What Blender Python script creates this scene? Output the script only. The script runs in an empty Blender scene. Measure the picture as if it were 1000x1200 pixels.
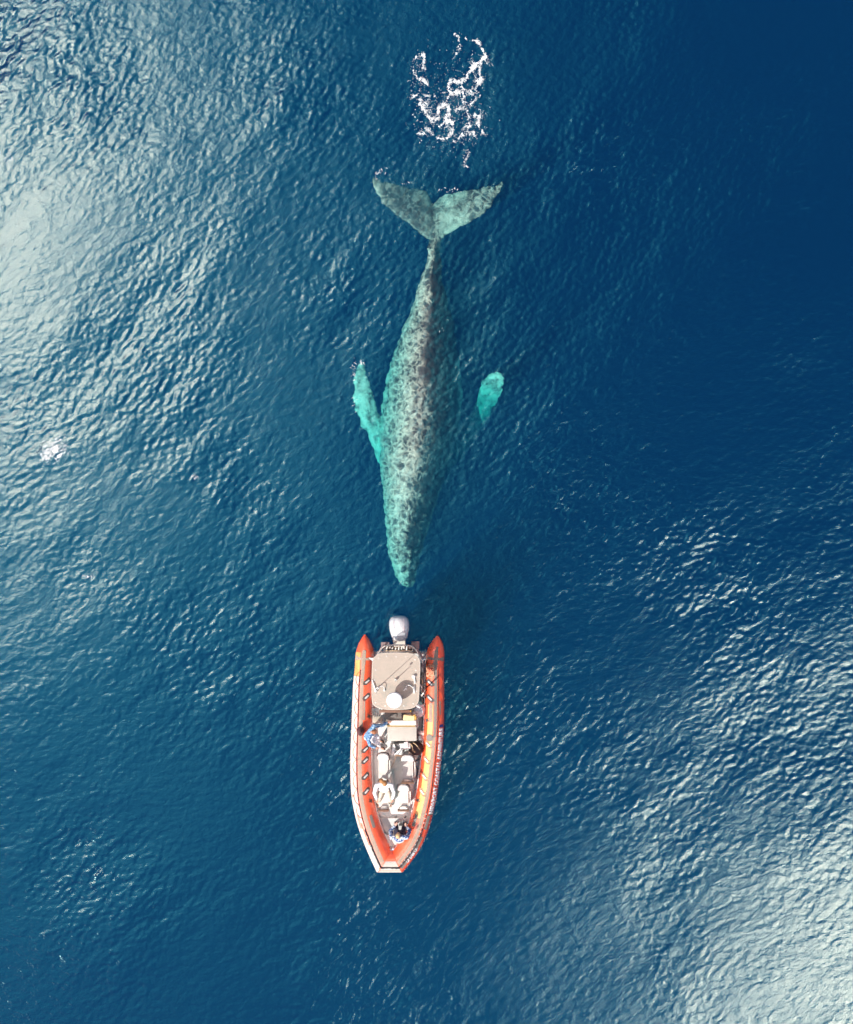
import bpy, bmesh, math, random
import numpy as np
from mathutils import Vector, Matrix, noise
R = math.radians
sc = bpy.context.scene
random.seed(7)

# ---------------------------------------------------------------- camera
S = 31.6           # photo pixels per metre at the waterline (1000 px wide frame)
H = 45.0           # height of the drone
cam_d = bpy.data.cameras.new('camera'); cam = bpy.data.objects.new('camera', cam_d)
sc.collection.objects.link(cam); sc.camera = cam
cam.location = (0, 0, H); cam.rotation_euler = (0, 0, 0)
cam_d.sensor_fit = 'HORIZONTAL'; cam_d.sensor_width = 36.0
cam_d.lens = 36.0 * H / (1000 / S)
cam_d.clip_start = 0.1; cam_d.clip_end = 3000

# ---------------------------------------------------------------- light
SUN_AZ = R(222); SUN_EL = R(41); SUN_E = 4.0; SKY_S = 0.05
EXPO = 0.68
sun_d = bpy.data.lights.new('sun', 'SUN'); sun = bpy.data.objects.new('sun', sun_d)
sc.collection.objects.link(sun)
sun_d.energy = SUN_E; sun_d.angle = R(0.53); sun_d.color = (1.0, 0.95, 0.87)
sdir = Vector((math.cos(SUN_AZ) * math.cos(SUN_EL), math.sin(SUN_AZ) * math.cos(SUN_EL), math.sin(SUN_EL)))
sun.rotation_euler = sdir.to_track_quat('Z', 'Y').to_euler(); sun.location = sdir * 60

w = bpy.data.worlds.new('World'); sc.world = w; w.use_nodes = True
nt = w.node_tree; nt.nodes.clear(); N = nt.nodes; L = nt.links
def wn(t, **k):
    n = N.new(t)
    for a, b in k.items(): setattr(n, a, b)
    return n
def wmath(op, a, b=None, c=None, clamp=False):
    n = wn('ShaderNodeMath', operation=op, use_clamp=clamp)
    for i, v in enumerate((a, b, c)):
        if v is None: continue
        if isinstance(v, (int, float)): n.inputs[i].default_value = v
        else: L.new(v, n.inputs[i])
    return n.outputs[0]
sky = wn('ShaderNodeTexSky', sky_type='NISHITA', sun_disc=False)
sky.ozone_density = 5.0; sky.dust_density = 0.3; sky.sun_elevation = SUN_EL; sky.sun_rotation = R(90) - SUN_AZ
bg = wn('ShaderNodeBackground'); bg.inputs['Strength'].default_value = SKY_S
L.new(sky.outputs[0], bg.inputs['Color'])
# bright unseen cloud banks added to make the water glare, on a flat layer (x/z, y/z)
tc = wn('ShaderNodeTexCoord'); sp = wn('ShaderNodeSeparateXYZ'); L.new(tc.outputs['Generated'], sp.inputs[0])
zz = wmath('MAXIMUM', sp.outputs[2], 0.03)
U = wmath('DIVIDE', sp.outputs[0], zz); V = wmath('DIVIDE', sp.outputs[1], zz)
cb = wn('ShaderNodeCombineXYZ'); L.new(U, cb.inputs[0]); L.new(V, cb.inputs[1])
nz = wn('ShaderNodeTexNoise'); nz.inputs['Scale'].default_value = 5.0; nz.inputs['Detail'].default_value = 5.0
L.new(cb.outputs[0], nz.inputs['Vector'])
def glare_bank(cu, cv, ang, su, sv, amp):
    du = wmath('SUBTRACT', U, cu); dv = wmath('SUBTRACT', V, cv)
    c, s = math.cos(ang), math.sin(ang)
    a = wmath('ADD', wmath('MULTIPLY', du, c / su), wmath('MULTIPLY', dv, s / su))
    b = wmath('ADD', wmath('MULTIPLY', du, -s / sv), wmath('MULTIPLY', dv, c / sv))
    q = wmath('ADD', wmath('MULTIPLY', a, a), wmath('MULTIPLY', b, b))
    e = wmath('EXPONENT', wmath('MULTIPLY', wmath('POWER', q, 1.0), -0.5))
    return wmath('MULTIPLY', e, amp)
tot = None
for args in [(-0.415, 0.26, R(73), 0.175, 0.062, 9.0), (0.42, -0.46, R(46), 0.12, 0.080, 11.5), (-0.24, 0.06, R(75), 0.34, 0.13, 0.75), (0.22, -0.32, R(48), 0.22, 0.09, 0.48)]:  # two glare patches, then two weak blue-green glows added to tint the water
    k = glare_bank(*args); tot = k if tot is None else wmath('ADD', tot, k)
mod = wmath('ADD', 0.72, wmath('MULTIPLY', nz.outputs['Fac'], 0.56))
up = wmath('MULTIPLY', wmath('GREATER_THAN', sp.outputs[2], 0.05), mod)
bg2 = wn('ShaderNodeBackground')
cmx = wn('ShaderNodeMix'); cmx.data_type = 'RGBA'                 # thin rim of a bank is blue-green, its heart warm, set for the glare's colour
cmx.inputs[6].default_value = (0.02, 0.88, 1.0, 1); cmx.inputs[7].default_value = (1.95, 1.02, 0.78, 1)
L.new(wmath('MULTIPLY', tot, 0.20, clamp=True), cmx.inputs[0]); L.new(cmx.outputs[2], bg2.inputs['Color'])
L.new(wmath('MULTIPLY', tot, up), bg2.inputs['Strength'])
add = wn('ShaderNodeAddShader'); L.new(bg.outputs[0], add.inputs[0]); L.new(bg2.outputs[0], add.inputs[1])
out = wn('ShaderNodeOutputWorld'); L.new(add.outputs[0], out.inputs['Surface'])
w.cycles.sampling_method = 'MANUAL'; w.cycles.sample_map_resolution = 1024

vs = sc.view_settings
vs.view_transform = 'Standard'; vs.look = 'None'; vs.gamma = 1.0; vs.use_curve_mapping = False
vs.exposure = EXPO
sc.render.engine = 'CYCLES'
cy = sc.cycles
cy.denoising_input_passes = 'RGB'; cy.use_denoising = True; cy.max_bounces = 8; cy.diffuse_bounces = 3; cy.glossy_bounces = 3
cy.transmission_bounces = 4; cy.volume_bounces = 2; cy.transparent_max_bounces = 10
cy.sample_clamp_indirect = 6.0; cy.sample_clamp_direct = 0.0
cy.caustics_reflective = False; cy.caustics_refractive = False

# ---------------------------------------------------------------- helpers
def P(px, py, z=0.0):
    """photo pixel -> world point at height z (the camera looks straight down)"""
    f = (H - z) / H
    return Vector(((px - 500) / S * f, (600 - py) / S * f, z))
MATS = {}
class NT:
    """small wrapper to write node materials in a few lines"""
    def __init__(s, name):
        s.m = bpy.data.materials.new(name); s.m.use_nodes = True
        s.t = s.m.node_tree; s.t.nodes.clear()
        s.out = s.t.nodes.new('ShaderNodeOutputMaterial')
    def n(s, typ, ins=None, **k):
        n = s.t.nodes.new(typ)
        for a, b in k.items(): setattr(n, a, b)
        for a, b in (ins or {}).items():
            if isinstance(b, bpy.types.NodeSocket): s.t.links.new(b, n.inputs[a])
            else: n.inputs[a].default_value = b
        return n
    def math(s, op, a, b=0.0, clamp=False):
        return s.n('ShaderNodeMath', {0: a, 1: b}, operation=op, use_clamp=clamp).outputs[0]
    def ramp(s, fac, stops, interp='LINEAR'):
        n = s.n('ShaderNodeValToRGB', {'Fac': fac}); cr = n.color_ramp; cr.interpolation = interp
        while len(cr.elements) < len(stops): cr.elements.new(0.5)
        for e, (p, c) in zip(cr.elements, stops):
            e.position = p
            e.color = (c, c, c, 1) if isinstance(c, (int, float)) else (*c, 1)
        return n.outputs['Color']
    def mix(s, f, a, b, mode='MIX'):
        n = s.t.nodes.new('ShaderNodeMix'); n.data_type = 'RGBA'; n.blend_type = mode
        for i, v in ((0, f), (6, a), (7, b)):
            if isinstance(v, bpy.types.NodeSocket): s.t.links.new(v, n.inputs[i])
            else: n.inputs[i].default_value = v if i == 0 else (*v[:3], 1)
        return n.outputs[2]
    def noise(s, scale, detail=4.0, vec=None, rough=0.55, dist=0.0):
        d = {'Scale': scale, 'Detail': detail, 'Roughness': rough, 'Distortion': dist}
        if vec is not None: d['Vector'] = vec
        return s.n('ShaderNodeTexNoise', d).outputs['Fac']
    def obj(s): return s.n('ShaderNodeTexCoord').outputs['Object']
    def end(s, shader, vol=None):
        if shader is not None: s.t.links.new(shader, s.out.inputs['Surface'])
        if vol is not None: s.t.links.new(vol, s.out.inputs['Volume'])
        MATS[s.m.name] = s.m; return s.m
def link(o, parent=None):
    sc.collection.objects.link(o)
    if parent is not None: o.parent = parent
    return o
def mesh_obj(name, verts, faces, mat=None, parent=None, smooth=True):
    me = bpy.data.meshes.new(name)
    me.from_pydata([tuple(v) for v in verts], [], faces); me.update()
    if smooth: me.polygons.foreach_set('use_smooth', [True] * len(me.polygons))
    o = bpy.data.objects.new(name, me)
    if mat is not None: me.materials.append(mat)
    return link(o, parent)
def tag(o, label=None, cat=None, group=None, kind=None):
    if label: o['label'] = label
    if cat: o['category'] = cat
    if group: o['group'] = group
    if kind: o['kind'] = kind
    return o
# ---------------------------------------------------------------- water
def wave_field(n=1024, Ld=64.0, seed=3):
    """random-phase sea: height field on a periodic n x n grid"""
    rng = np.random.default_rng(seed)
    k1 = np.fft.fftfreq(n, Ld / n) * 2 * np.pi
    kx, ky = np.meshgrid(k1, k1)
    k = np.hypot(kx, ky); k[0, 0] = 1
    lam = 2 * np.pi / k
    wd = R(128)                                   # crests run from lower left to upper right
    ca = (kx * np.cos(wd) + ky * np.sin(wd)) / k
    spread = 0.38 + ca ** 2
    # slope per octave: long swell, 1-3 m chop, short wavelets
    slope = 0.28 * np.exp(-((np.log(lam / 7.0)) / 0.7) ** 2) + 0.30 * np.exp(-((np.log(lam / 1.5)) / 0.65) ** 2) + 1.0 * np.exp(-((np.log(lam / 0.25)) / 0.7) ** 2)
    amp = slope * spread / k ** 2
    amp[lam < 0.115] = 0; amp[0, 0] = 0
    ph = rng.normal(size=(n, n)) + 1j * rng.normal(size=(n, n))
    h = np.real(np.fft.ifft2(amp * ph))
    gy, gx = np.gradient(h, Ld / n)
    h *= WAVE_SLOPE / np.sqrt((gx ** 2 + gy ** 2).mean())
    # gusts: chop is stronger in some patches
    env = np.real(np.fft.ifft2(np.exp(-(k * 1.5) ** 2 / 2) * (rng.normal(size=(n, n)) + 1j * rng.normal(size=(n, n)))))
    env = env / env.std()
    return h * np.clip(1 + 0.48 * env, 0.35, 2.4)
WAVE_SLOPE = 0.044
WN, WL = 1536, 64.0
WH = wave_field(WN, WL)
def wave_z(x, y):
    i = np.mod((np.asarray(y) + WL / 2) / WL * WN, WN); j = np.mod((np.asarray(x) + WL / 2) / WL * WN, WN)
    i0 = i.astype(int); j0 = j.astype(int); fi = i - i0; fj = j - j0
    i1 = (i0 + 1) % WN; j1 = (j0 + 1) % WN
    return (WH[i0, j0] * (1 - fi) * (1 - fj) + WH[i1, j0] * fi * (1 - fj) + WH[i0, j1] * (1 - fi) * fj + WH[i1, j1] * fi * fj)
def axis(half, step, far):
    a = list(np.arange(-half, half + 1e-6, step)); s = step; x = half; o = []
    while x < far:
        s *= 1.12; x += s; o.append(x)
    return np.array([-v for v in reversed(o)] + a + o)
def build_water():
    xs = axis(17.5, WL / WN, 1200); ys = axis(21.0, WL / WN, 1200)
    X, Y = np.meshgrid(xs, ys)
    r = np.maximum(np.abs(X) - 17.5, np.abs(Y) - 21.0)
    Z = wave_z(X, Y) * np.clip(1 - r / 60, 0, 1)
    ny, nx = X.shape
    co = np.stack([X, Y, Z], -1).reshape(-1, 3)
    i = np.arange(ny * nx).reshape(ny, nx)
    q = np.stack([i[:-1, :-1], i[:-1, 1:], i[1:, 1:], i[1:, :-1]], -1).reshape(-1, 4)
    top = q.shape[0]
    # skirt and bottom, so that the body of water is closed
    rim = list(i[0, :]) + list(i[1:, -1]) + list(i[-1, -2::-1]) + list(i[-2:0:-1, 0])
    rim = np.array(rim); m = len(rim); base = co.shape[0]
    low = co[rim].copy(); low[:, 2] = -60
    co = np.vstack([co, low])
    a = np.arange(m); b = (a + 1) % m
    side = np.stack([rim[b], rim[a], base + a, base + b], -1)
    me = bpy.data.meshes.new('water')
    nl = (top + m) * 4 + m
    me.vertices.add(len(co)); me.vertices.foreach_set('co', co.ravel())
    loops = np.concatenate([q.ravel(), side.ravel(), base + a[::-1]])
    me.loops.add(len(loops)); me.loops.foreach_set('vertex_index', loops.astype(np.int32))
    npoly = top + m + 1
    me.polygons.add(npoly)
    ls = np.concatenate([np.arange(top + m) * 4, [(top + m) * 4]])
    me.polygons.foreach_set('loop_start', ls.astype(np.int32))
    me.polygons.foreach_set('loop_total', np.concatenate([np.full(top + m, 4), [m]]).astype(np.int32))
    sm = np.ones(npoly, bool); sm[top:] = False
    me.polygons.foreach_set('use_smooth', sm)
    me.update(calc_edges=True); me.validate()
    t = NT('sea_water')
    oc = t.obj()
    mp = t.n('ShaderNodeMapping', {'Vector': oc, 'Rotation': (0, 0, R(-38)), 'Scale': (1.0, 1.6, 1.0)}).outputs[0]
    n1 = t.noise(2.4, 2.0, mp, 0.5, 0.4)
    n2 = t.noise(10.0, 2.0, mp, 0.6, 0.3)
    hgt = t.math('ADD', t.math('MULTIPLY', n1, 0.11), t.math('MULTIPLY', n2, 0.035))
    bump = t.n('ShaderNodeBump', {'Height': hgt, 'Strength': BUMP, 'Distance': 1.0})
    inc = t.n('ShaderNodeNewGeometry').outputs['Incoming']
    cs = t.math('ABSOLUTE', t.n('ShaderNodeVectorMath', {0: inc, 1: bump.outputs[0]}, operation='DOT_PRODUCT').outputs['Value'])
    f5 = t.math('POWER', t.math('SUBTRACT', 1.0, cs, clamp=True), 5.0)
    F0 = 0.11
    fres = t.math('ADD', F0, t.math('MULTIPLY', f5, 1 - F0), clamp=True)   # Schlick, the same from above and below
    gl = t.n('ShaderNodeBsdfAnisotropic', {'Color': (0.50, 0.97, 1.0, 1), 'Roughness': 0.235, 'Normal': bump.outputs[0]}, distribution='BECKMANN')
    tr = t.n('ShaderNodeBsdfTransparent', {'Color': (1, 1, 1, 1)})
    mx = t.n('ShaderNodeMixShader', {0: fres, 1: tr.outputs[0], 2: gl.outputs[0]})
    scat = t.n('ShaderNodeVolumeScatter', {'Color': (0.0, 0.30, 0.98, 1), 'Density': 0.065, 'Anisotropy': 0.0})
    dens = 1.25
    sa = (0.80, 0.155, 0.125)
    absb = t.n('ShaderNodeVolumeAbsorption', {'Color': (1 - sa[0] / dens, 1 - sa[1] / dens, 1 - sa[2] / dens, 1), 'Density': dens})
    ad = t.n('ShaderNodeAddShader', {0: scat.outputs[0], 1: absb.outputs[0]})
    m = t.end(mx.outputs[0], ad.outputs[0])
    me.materials.append(m)
    o = bpy.data.objects.new('water', me); link(o); tag(o, kind='structure')
    return o
BUMP = 0.15
water = build_water()
# ---------------------------------------------------------------- whale
def evaluated_mesh(o):
    dg = bpy.context.evaluated_depsgraph_get(); dg.update()
    return bpy.data.meshes.new_from_object(o.evaluated_get(dg))
def remesh_parts(name, parts, voxel, smooth_it=2):
    """union of several closed shells into ONE continuous surface"""
    V, F = [], []
    for v, f in parts:
        b = len(V); V += [tuple(p) for p in v]; F += [tuple(b + i for i in q) for q in f]
    me = bpy.data.meshes.new(name + '_src'); me.from_pydata(V, [], F); me.update()
    o = bpy.data.objects.new(name + '_src', me); sc.collection.objects.link(o)
    md = o.modifiers.new('r', 'REMESH'); md.mode = 'VOXEL'; md.voxel_size = voxel; md.use_smooth_shade = True
    if smooth_it:
        ms = o.modifiers.new('s', 'SMOOTH'); ms.factor = 0.5; ms.iterations = smooth_it
    res = evaluated_mesh(o)
    bpy.data.objects.remove(o); bpy.data.meshes.remove(me)
    return res
def loft(rings):
    """rings: list of equally long closed loops -> closed shell"""
    n = len(rings[0]); V = [p for r in rings for p in r]; F = []
    for k in range(len(rings) - 1):
        for i in range(n):
            a = k * n + i; b = k * n + (i + 1) % n
            F.append((a, b, b + n, a + n))
    F.append(tuple(range(n - 1, -1, -1))); F.append(tuple((len(rings) - 1) * n + i for i in range(n)))
    return V, F
def interp(tab, y):
    ys = [r[0] for r in tab]
    return [float(np.interp(y, ys, [r[c] for r in tab])) for c in range(1, len(tab[0]))]
#        y     xl     xr    ztop   zbot   n_top
BODY = [(268, 505, 514, -0.42, -0.85, 1.5),
        (280, 502.5, 516, -0.32, -1.05, 1.3),
        (303, 502, 516, -0.22, -1.3, 1.15),
        (325, 495.5, 517.5, -0.17, -1.6, 1.1),
        (356, 486.5, 524, -0.13, -2.0, 1.1),
        (378, 477.5, 530, -0.1, -2.35, 1.12),
        (400, 468.5, 533, -0.1, -2.65, 1.18),
        (424, 460, 537.5, -0.1, -2.9, 1.25),
        (446, 455, 540.5, -0.1, -3.05, 1.32),
        (468, 450.5, 541.5, -0.12, -3.1, 1.38),
        (490, 448, 540, -0.14, -3.05, 1.45),
        (512, 446.5, 535, -0.17, -3.0, 1.55),
        (534, 447, 529, -0.2, -2.85, 1.7),
        (556, 447, 523, -0.25, -2.6, 1.85),
        (586, 450.5, 512.5, -0.34, -2.25, 2.0),
        (608, 452, 505, -0.42, -2.0, 2.0),
        (630, 452.5, 499, -0.5, -1.8, 2.1),
        (652, 456, 493, -0.6, -1.6, 2.2),
        (668, 461.5, 489.5, -0.7, -1.45, 2.2),
        (680, 467, 487, -0.8, -1.35, 2.2),
        (687, 472, 484, -0.88, -1.25, 2.2)]
def build_whale():
    parts = []
    rings = []
    M = 48
    for y in np.linspace(268, 687, 110):
        xl, xr, zt, zb, nt_ = interp(BODY, y)
        f = float(np.interp(y, [268, 330, 520, 600, 687], [0.5, 0.34, 0.34, 0.5, 0.58])); zw = zt * f + zb * (1 - f)                      # height of the widest line
        cl = P(xl, y, zw); cr = P(xr, y, zw)
        cx = (cl.x + cr.x) / 2; wv = (cr.x - cl.x) / 2; yy = cl.y
        ring = []
        for i in range(M):
            a = 2 * math.pi * i / M; c, s = math.cos(a), math.sin(a)
            # the whale is rolled a little: the right flank falls away steeply, the left one is rounder
            st = float(np.interp(y, [268, 300, 540, 620, 687], [0.8, 1.05, 0.95, 0.85, 0.6]))
            ze = max(zt - wv * (st if c > 0 else 0.72), zb + 0.18 * (zt - zb))
            n = ((min(nt_, 1.28) if c > 0 else max(nt_, 1.5)) if s > 0 else 2.0)
            r = (abs(c) ** n + abs(s) ** n) ** (-1 / n)
            x = r * c * wv; z = r * s * ((zt - ze) if s > 0 else (ze - zb))
            ring.append((cx + x, yy, ze + z))
        rings.append(ring)
    parts.append(loft(rings))
    # flukes: spanwise loft, leading edge towards the body
    def fluke(pts, zr, ztip):
        rr = []
        n = len(pts)
        for k, (x, ylead, ytrail) in enumerate(pts):
            t = k / (n - 1); z = zr + (ztip - zr) * t
            a = P(x, ylead, z); b = P(x + (0), ytrail, z)
            th = 0.17 * (1 - t) ** 0.8 + 0.035
            ring = []
            for i in range(20):
                ang = 2 * math.pi * i / 20
                u = 0.5 - 0.5 * math.cos(ang); s = math.sin(ang)
                ring.append((a.x + (b.x - a.x) * u, a.y + (b.y - a.y) * u, z + th * s * (1 - 0.55 * u)))
            rr.append(ring)
        return loft(rr)
    left = [(515, 288, 262), (509, 284, 239), (504, 284, 229), (499, 281, 224), (487, 270, 220), (475, 259, 217.5), (465, 252, 216), (455, 244, 214), (447, 236, 211.5), (442, 229, 209), (439, 219, 208), (437.5, 212, 206.5)]
    right = [(504, 288, 262), (510, 285, 240), (514, 282, 232), (520, 278, 227), (530, 272, 225), (540, 266, 223.5), (552, 259.5, 222), (563, 253, 220.5), (574, 243, 218), (581, 233, 215.5), (586, 224, 213), (589, 216, 210.5)]
    parts.append(fluke(left, -0.52, -0.30)); parts.append(fluke(right, -0.52, -0.36))
    # flippers: centre line with chord and thickness
    def flipper(pts):
        cs = [P(x, y, z) for x, y, z, c in pts]; rr = []
        for k, p in enumerate(cs):
            d = (cs[min(k + 1, len(cs) - 1)] - cs[max(k - 1, 0)]); d.z = 0; d.normalize()
            nrm = Vector((-d.y, d.x, 0)); ch = pts[k][3] / S / 2 * (1 + 0.09 * math.sin(k * 1.45))
            th = 0.05 + 0.11 * min(1, ch / 0.4)
            rr.append([tuple(p + nrm * ch * math.cos(2 * math.pi * i / 16) + Vector((0, 0, th * math.sin(2 * math.pi * i / 16)))) for i in range(16)])
        return loft(rr)
    def dens(pts, n):
        t = np.linspace(0, 1, len(pts)); tt = np.linspace(0, 1, n)
        return [tuple(float(np.interp(a, t, [p[c] for p in pts])) for c in range(4)) for a in tt]
    parts.append(flipper(dens([(466, 560, -1.7, 20), (452, 538, -1.55, 18), (443, 514, -1.35, 19), (434, 492, -1.15, 25), (428, 472, -1.0, 25), (424, 455, -0.9, 21), (422, 440, -0.85, 14), (424, 430, -0.82, 7), (425, 426, -0.8, 3)], 40)))
    parts.append(flipper(dens([(516, 552, -2.6, 18), (534, 532, -3.1, 18), (550, 508, -3.3, 20), (562, 487, -2.8, 23), (571, 468, -2.0, 26), (578, 452, -1.3, 27), (583, 442, -1.05, 20), (586, 435, -0.95, 8)], 40)))
    # dorsal fin, low and hooked
    fin = []
    for t in np.linspace(0, 1, 8):
        base = P(499.5, 392 - 5 * t, -0.32 + 0.22 * t); ln = 0.40 * (1 - t) + 0.03
        fin.append([(base.x + 0.045 * (1 - 0.6 * t) * math.cos(a), base.y + ln * math.sin(a), base.z) for a in np.linspace(0, 2 * math.pi, 12, endpoint=False)])
    parts.append(loft(fin))
    # tubercles on the head and blowhole ridge
    rnd = random.Random(5)
    for k in range(60):
        y = rnd.uniform(600, 684); xl, xr, zt, zb, _ = interp(BODY, y)
        row = rnd.choice((-0.72, -0.4, 0.0, 0.4, 0.72)) + rnd.uniform(-0.06, 0.06)
        x = (xl + xr) / 2 + row * (xr - xl) / 2
        z = zt - (zt - zb) * 0.62 * (1 - math.sqrt(max(0, 1 - row * row)))
        c = P(x, y, z); r = rnd.uniform(0.06, 0.12); V = []
        bm = bmesh.new(); bmesh.ops.create_icosphere(bm, subdivisions=1, radius=r)
        parts.append(([tuple(v.co + c) for v in bm.verts], [tuple(v.index for v in f.verts) for f in bm.faces])); bm.free()
    for dx in (-2.2, 2.2):                                # paired blowholes and the splash guard in front
        bm = bmesh.new(); bmesh.ops.create_icosphere(bm, subdivisions=2, radius=1.0); c = P(477.5 + dx, 592, -0.37)
        parts.append(([(v.co.x * .07 + c.x, v.co.y * .26 + c.y, v.co.z * .10 + c.z) for v in bm.verts], [tuple(v.index for v in f.verts) for f in bm.faces])); bm.free()
    ridge = [[(P(477.5, y, 0).x + .09 * math.cos(a), P(477.5, y, 0).y, float(np.interp(y, [596, 680], [-0.42, -0.82])) + .07 * math.sin(a)) for a in np.linspace(0, 2 * math.pi, 10, endpoint=False)] for y in np.linspace(598, 676, 14)]
    parts.append(loft(ridge))
    me = remesh_parts('whale', parts, 0.034, 2)
    n = len(me.vertices); co = np.empty(n * 3, np.float32); me.vertices.foreach_get('co', co); co = co.reshape(-1, 3)
    me.vertex_normals
    no = np.empty(n * 3, np.float32); me.vertex_normals.foreach_get('vector', no); no = no.reshape(-1, 3)
    # skin lumps, scars, and a wobbled outline in place of the water's refraction
    dd = np.array([noise.fractal(Vector((float(a) * 3.4, float(b) * 3.4, float(c) * 3.4)), 0.8, 2.1, 4) for a, b, c in co], np.float32)
    co2 = co + no * (dd * 0.016)[:, None]
    wx = np.array([(noise.noise(Vector((a * 2.4, b * 2.4, c))) * .07 + noise.noise(Vector((a * 6.5, b * 6.5, c * 3))) * .05, noise.noise(Vector((a * 2.4 + 40, b * 2.4, c))) * .07 + noise.noise(Vector((a * 6.5 + 40, b * 6.5, c * 3))) * .05) for a, b, c in co.tolist()], np.float32)
    co2[:, :2] += wx
    me.vertices.foreach_set('co', co2.ravel().astype(np.float32))
    # pale pigment: flippers, parts of the flukes
    px = co[:, 0] * S + 500; py = 600 - co[:, 1] * S
    pale = np.zeros(n, np.float32)
    xl = np.interp(py, [r[0] for r in BODY], [r[1] for r in BODY]); xr = np.interp(py, [r[0] for r in BODY], [r[2] for r in BODY])
    out_ = np.maximum(xl - px, px - xr)
    flp = (py > 415) & (out_ > -3)
    pale[flp] = np.clip((out_[flp] + 2) / 5, 0, 1)
    wq = np.array([noise.noise(Vector((a * 5, b * 5, 7))) for a, b, c in co.tolist()], np.float32)
    rt = flp & (px > 520); pale[rt] *= np.clip((500 - py[rt] + 14 * wq[rt]) / 48, 0, 1) * 0.85 + 0.15  # root of the right flipper darkened in colour for the whale's shadow
    flk = py < 285
    pr = np.clip(1.35 - np.abs(px - 531) / 17, 0, 1) * 1.0 + np.clip(1 - np.abs(px - 501) / 8, 0, 1) * 0.3 + np.clip((448 - px) / 10, 0, 1) * 0.8
    pale[flk] = np.clip(pr[flk], 0, 1) * np.clip((285 - py[flk]) / 14, 0, 1) * 0.75
    at = me.attributes.new('pale', 'FLOAT', 'POINT'); at.data.foreach_set('value', pale)
    # skin mottling with caustic net and right-flank shade painted into the colour
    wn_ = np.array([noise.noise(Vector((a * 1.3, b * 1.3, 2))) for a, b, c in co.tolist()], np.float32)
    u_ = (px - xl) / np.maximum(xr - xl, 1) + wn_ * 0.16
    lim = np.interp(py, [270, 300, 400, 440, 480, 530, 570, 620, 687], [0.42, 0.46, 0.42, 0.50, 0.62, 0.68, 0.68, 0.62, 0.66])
    lit_side = np.clip((lim - u_) / 0.62 + 0.42, 0.0, 1.0)
    lit_side[(py < 290)] = 0.50; lit_side[(py < 290) & (px < 508)] = 0.41
    at = me.attributes.new('painted_lit_side', 'FLOAT', 'POINT'); at.data.foreach_set('value', lit_side.astype(np.float32))
    me.name = 'humpback_whale'
    t = NT('whale_skin'); oc = t.obj()
    att = t.n('ShaderNodeAttribute', attribute_name='pale').outputs['Fac']
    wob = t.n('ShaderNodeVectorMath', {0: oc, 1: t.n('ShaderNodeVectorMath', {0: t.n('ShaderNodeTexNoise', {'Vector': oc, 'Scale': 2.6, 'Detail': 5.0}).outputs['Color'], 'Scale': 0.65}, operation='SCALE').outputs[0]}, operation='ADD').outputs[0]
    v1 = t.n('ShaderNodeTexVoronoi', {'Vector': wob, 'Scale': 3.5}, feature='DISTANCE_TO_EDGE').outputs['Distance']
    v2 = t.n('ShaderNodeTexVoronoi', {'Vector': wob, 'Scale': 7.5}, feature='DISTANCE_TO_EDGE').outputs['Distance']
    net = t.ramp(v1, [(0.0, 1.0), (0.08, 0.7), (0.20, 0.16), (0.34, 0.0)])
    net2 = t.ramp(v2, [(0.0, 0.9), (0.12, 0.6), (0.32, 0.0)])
    big = t.ramp(t.noise(1.1, 5.0, oc, 0.6), [(0.36, 0.06), (0.56, 1.0)])
    fine = t.ramp(t.noise(9.0, 5.0, oc, 0.7), [(0.35, 0.45), (0.65, 1.0)])
    m1 = t.math('MULTIPLY', t.math('ADD', net, t.math('MULTIPLY', net2, 0.35), clamp=True), big)
    m1 = t.math('MULTIPLY', m1, fine)
    m1 = t.math('MULTIPLY', m1, 1.5, clamp=True)
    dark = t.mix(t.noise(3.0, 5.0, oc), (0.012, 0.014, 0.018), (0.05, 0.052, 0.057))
    mo = t.n('ShaderNodeAttribute', attribute_name='painted_lit_side').outputs['Fac']
    caustic_net = t.math('MULTIPLY', t.math('ADD', net, t.math('MULTIPLY', net2, 0.3), clamp=True), 0.75)  # net of rippled light drawn in skin colour
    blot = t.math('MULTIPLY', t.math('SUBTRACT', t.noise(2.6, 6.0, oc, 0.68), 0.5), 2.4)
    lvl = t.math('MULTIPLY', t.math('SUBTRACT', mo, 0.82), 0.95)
    m1 = t.math('ADD', t.math('ADD', caustic_net, blot), lvl, clamp=True)
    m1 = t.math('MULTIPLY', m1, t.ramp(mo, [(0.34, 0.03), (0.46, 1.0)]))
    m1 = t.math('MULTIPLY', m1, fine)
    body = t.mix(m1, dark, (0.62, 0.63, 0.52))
    pl = t.mix(t.ramp(t.noise(2.8, 5.0, oc, 0.7), [(0.35, 0.0), (0.52, 1.0)]), (0.07, 0.08, 0.075), (0.50, 0.60, 0.50))
    palef = t.math('MULTIPLY', att, t.ramp(t.noise(1.7, 4.0, oc, 0.7), [(0.28, 0.35), (0.5, 1.0)]), clamp=True)
    col = t.mix(palef, body, pl)
    bp = t.n('ShaderNodeBump', {'Height': t.noise(14.0, 4.0, oc), 'Strength': 0.25, 'Distance': 0.02})
    pb = t.n('ShaderNodeBsdfPrincipled', {'Base Color': col, 'Roughness': 0.5, 'Normal': bp.outputs[0]})
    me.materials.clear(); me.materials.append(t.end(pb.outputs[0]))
    me.polygons.foreach_set('use_smooth', [True] * len(me.polygons))
    o = bpy.data.objects.new('humpback_whale', me); link(o)
    ctr = P(495, 450, -1.3); me.transform(Matrix.Translation(-ctr)); o.location = ctr
    tag(o, 'mottled grey humpback whale with pale flippers and painted-in ripple light, swimming just under the surface behind the boat', 'whale')
    return o
whale = build_whale()
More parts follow.
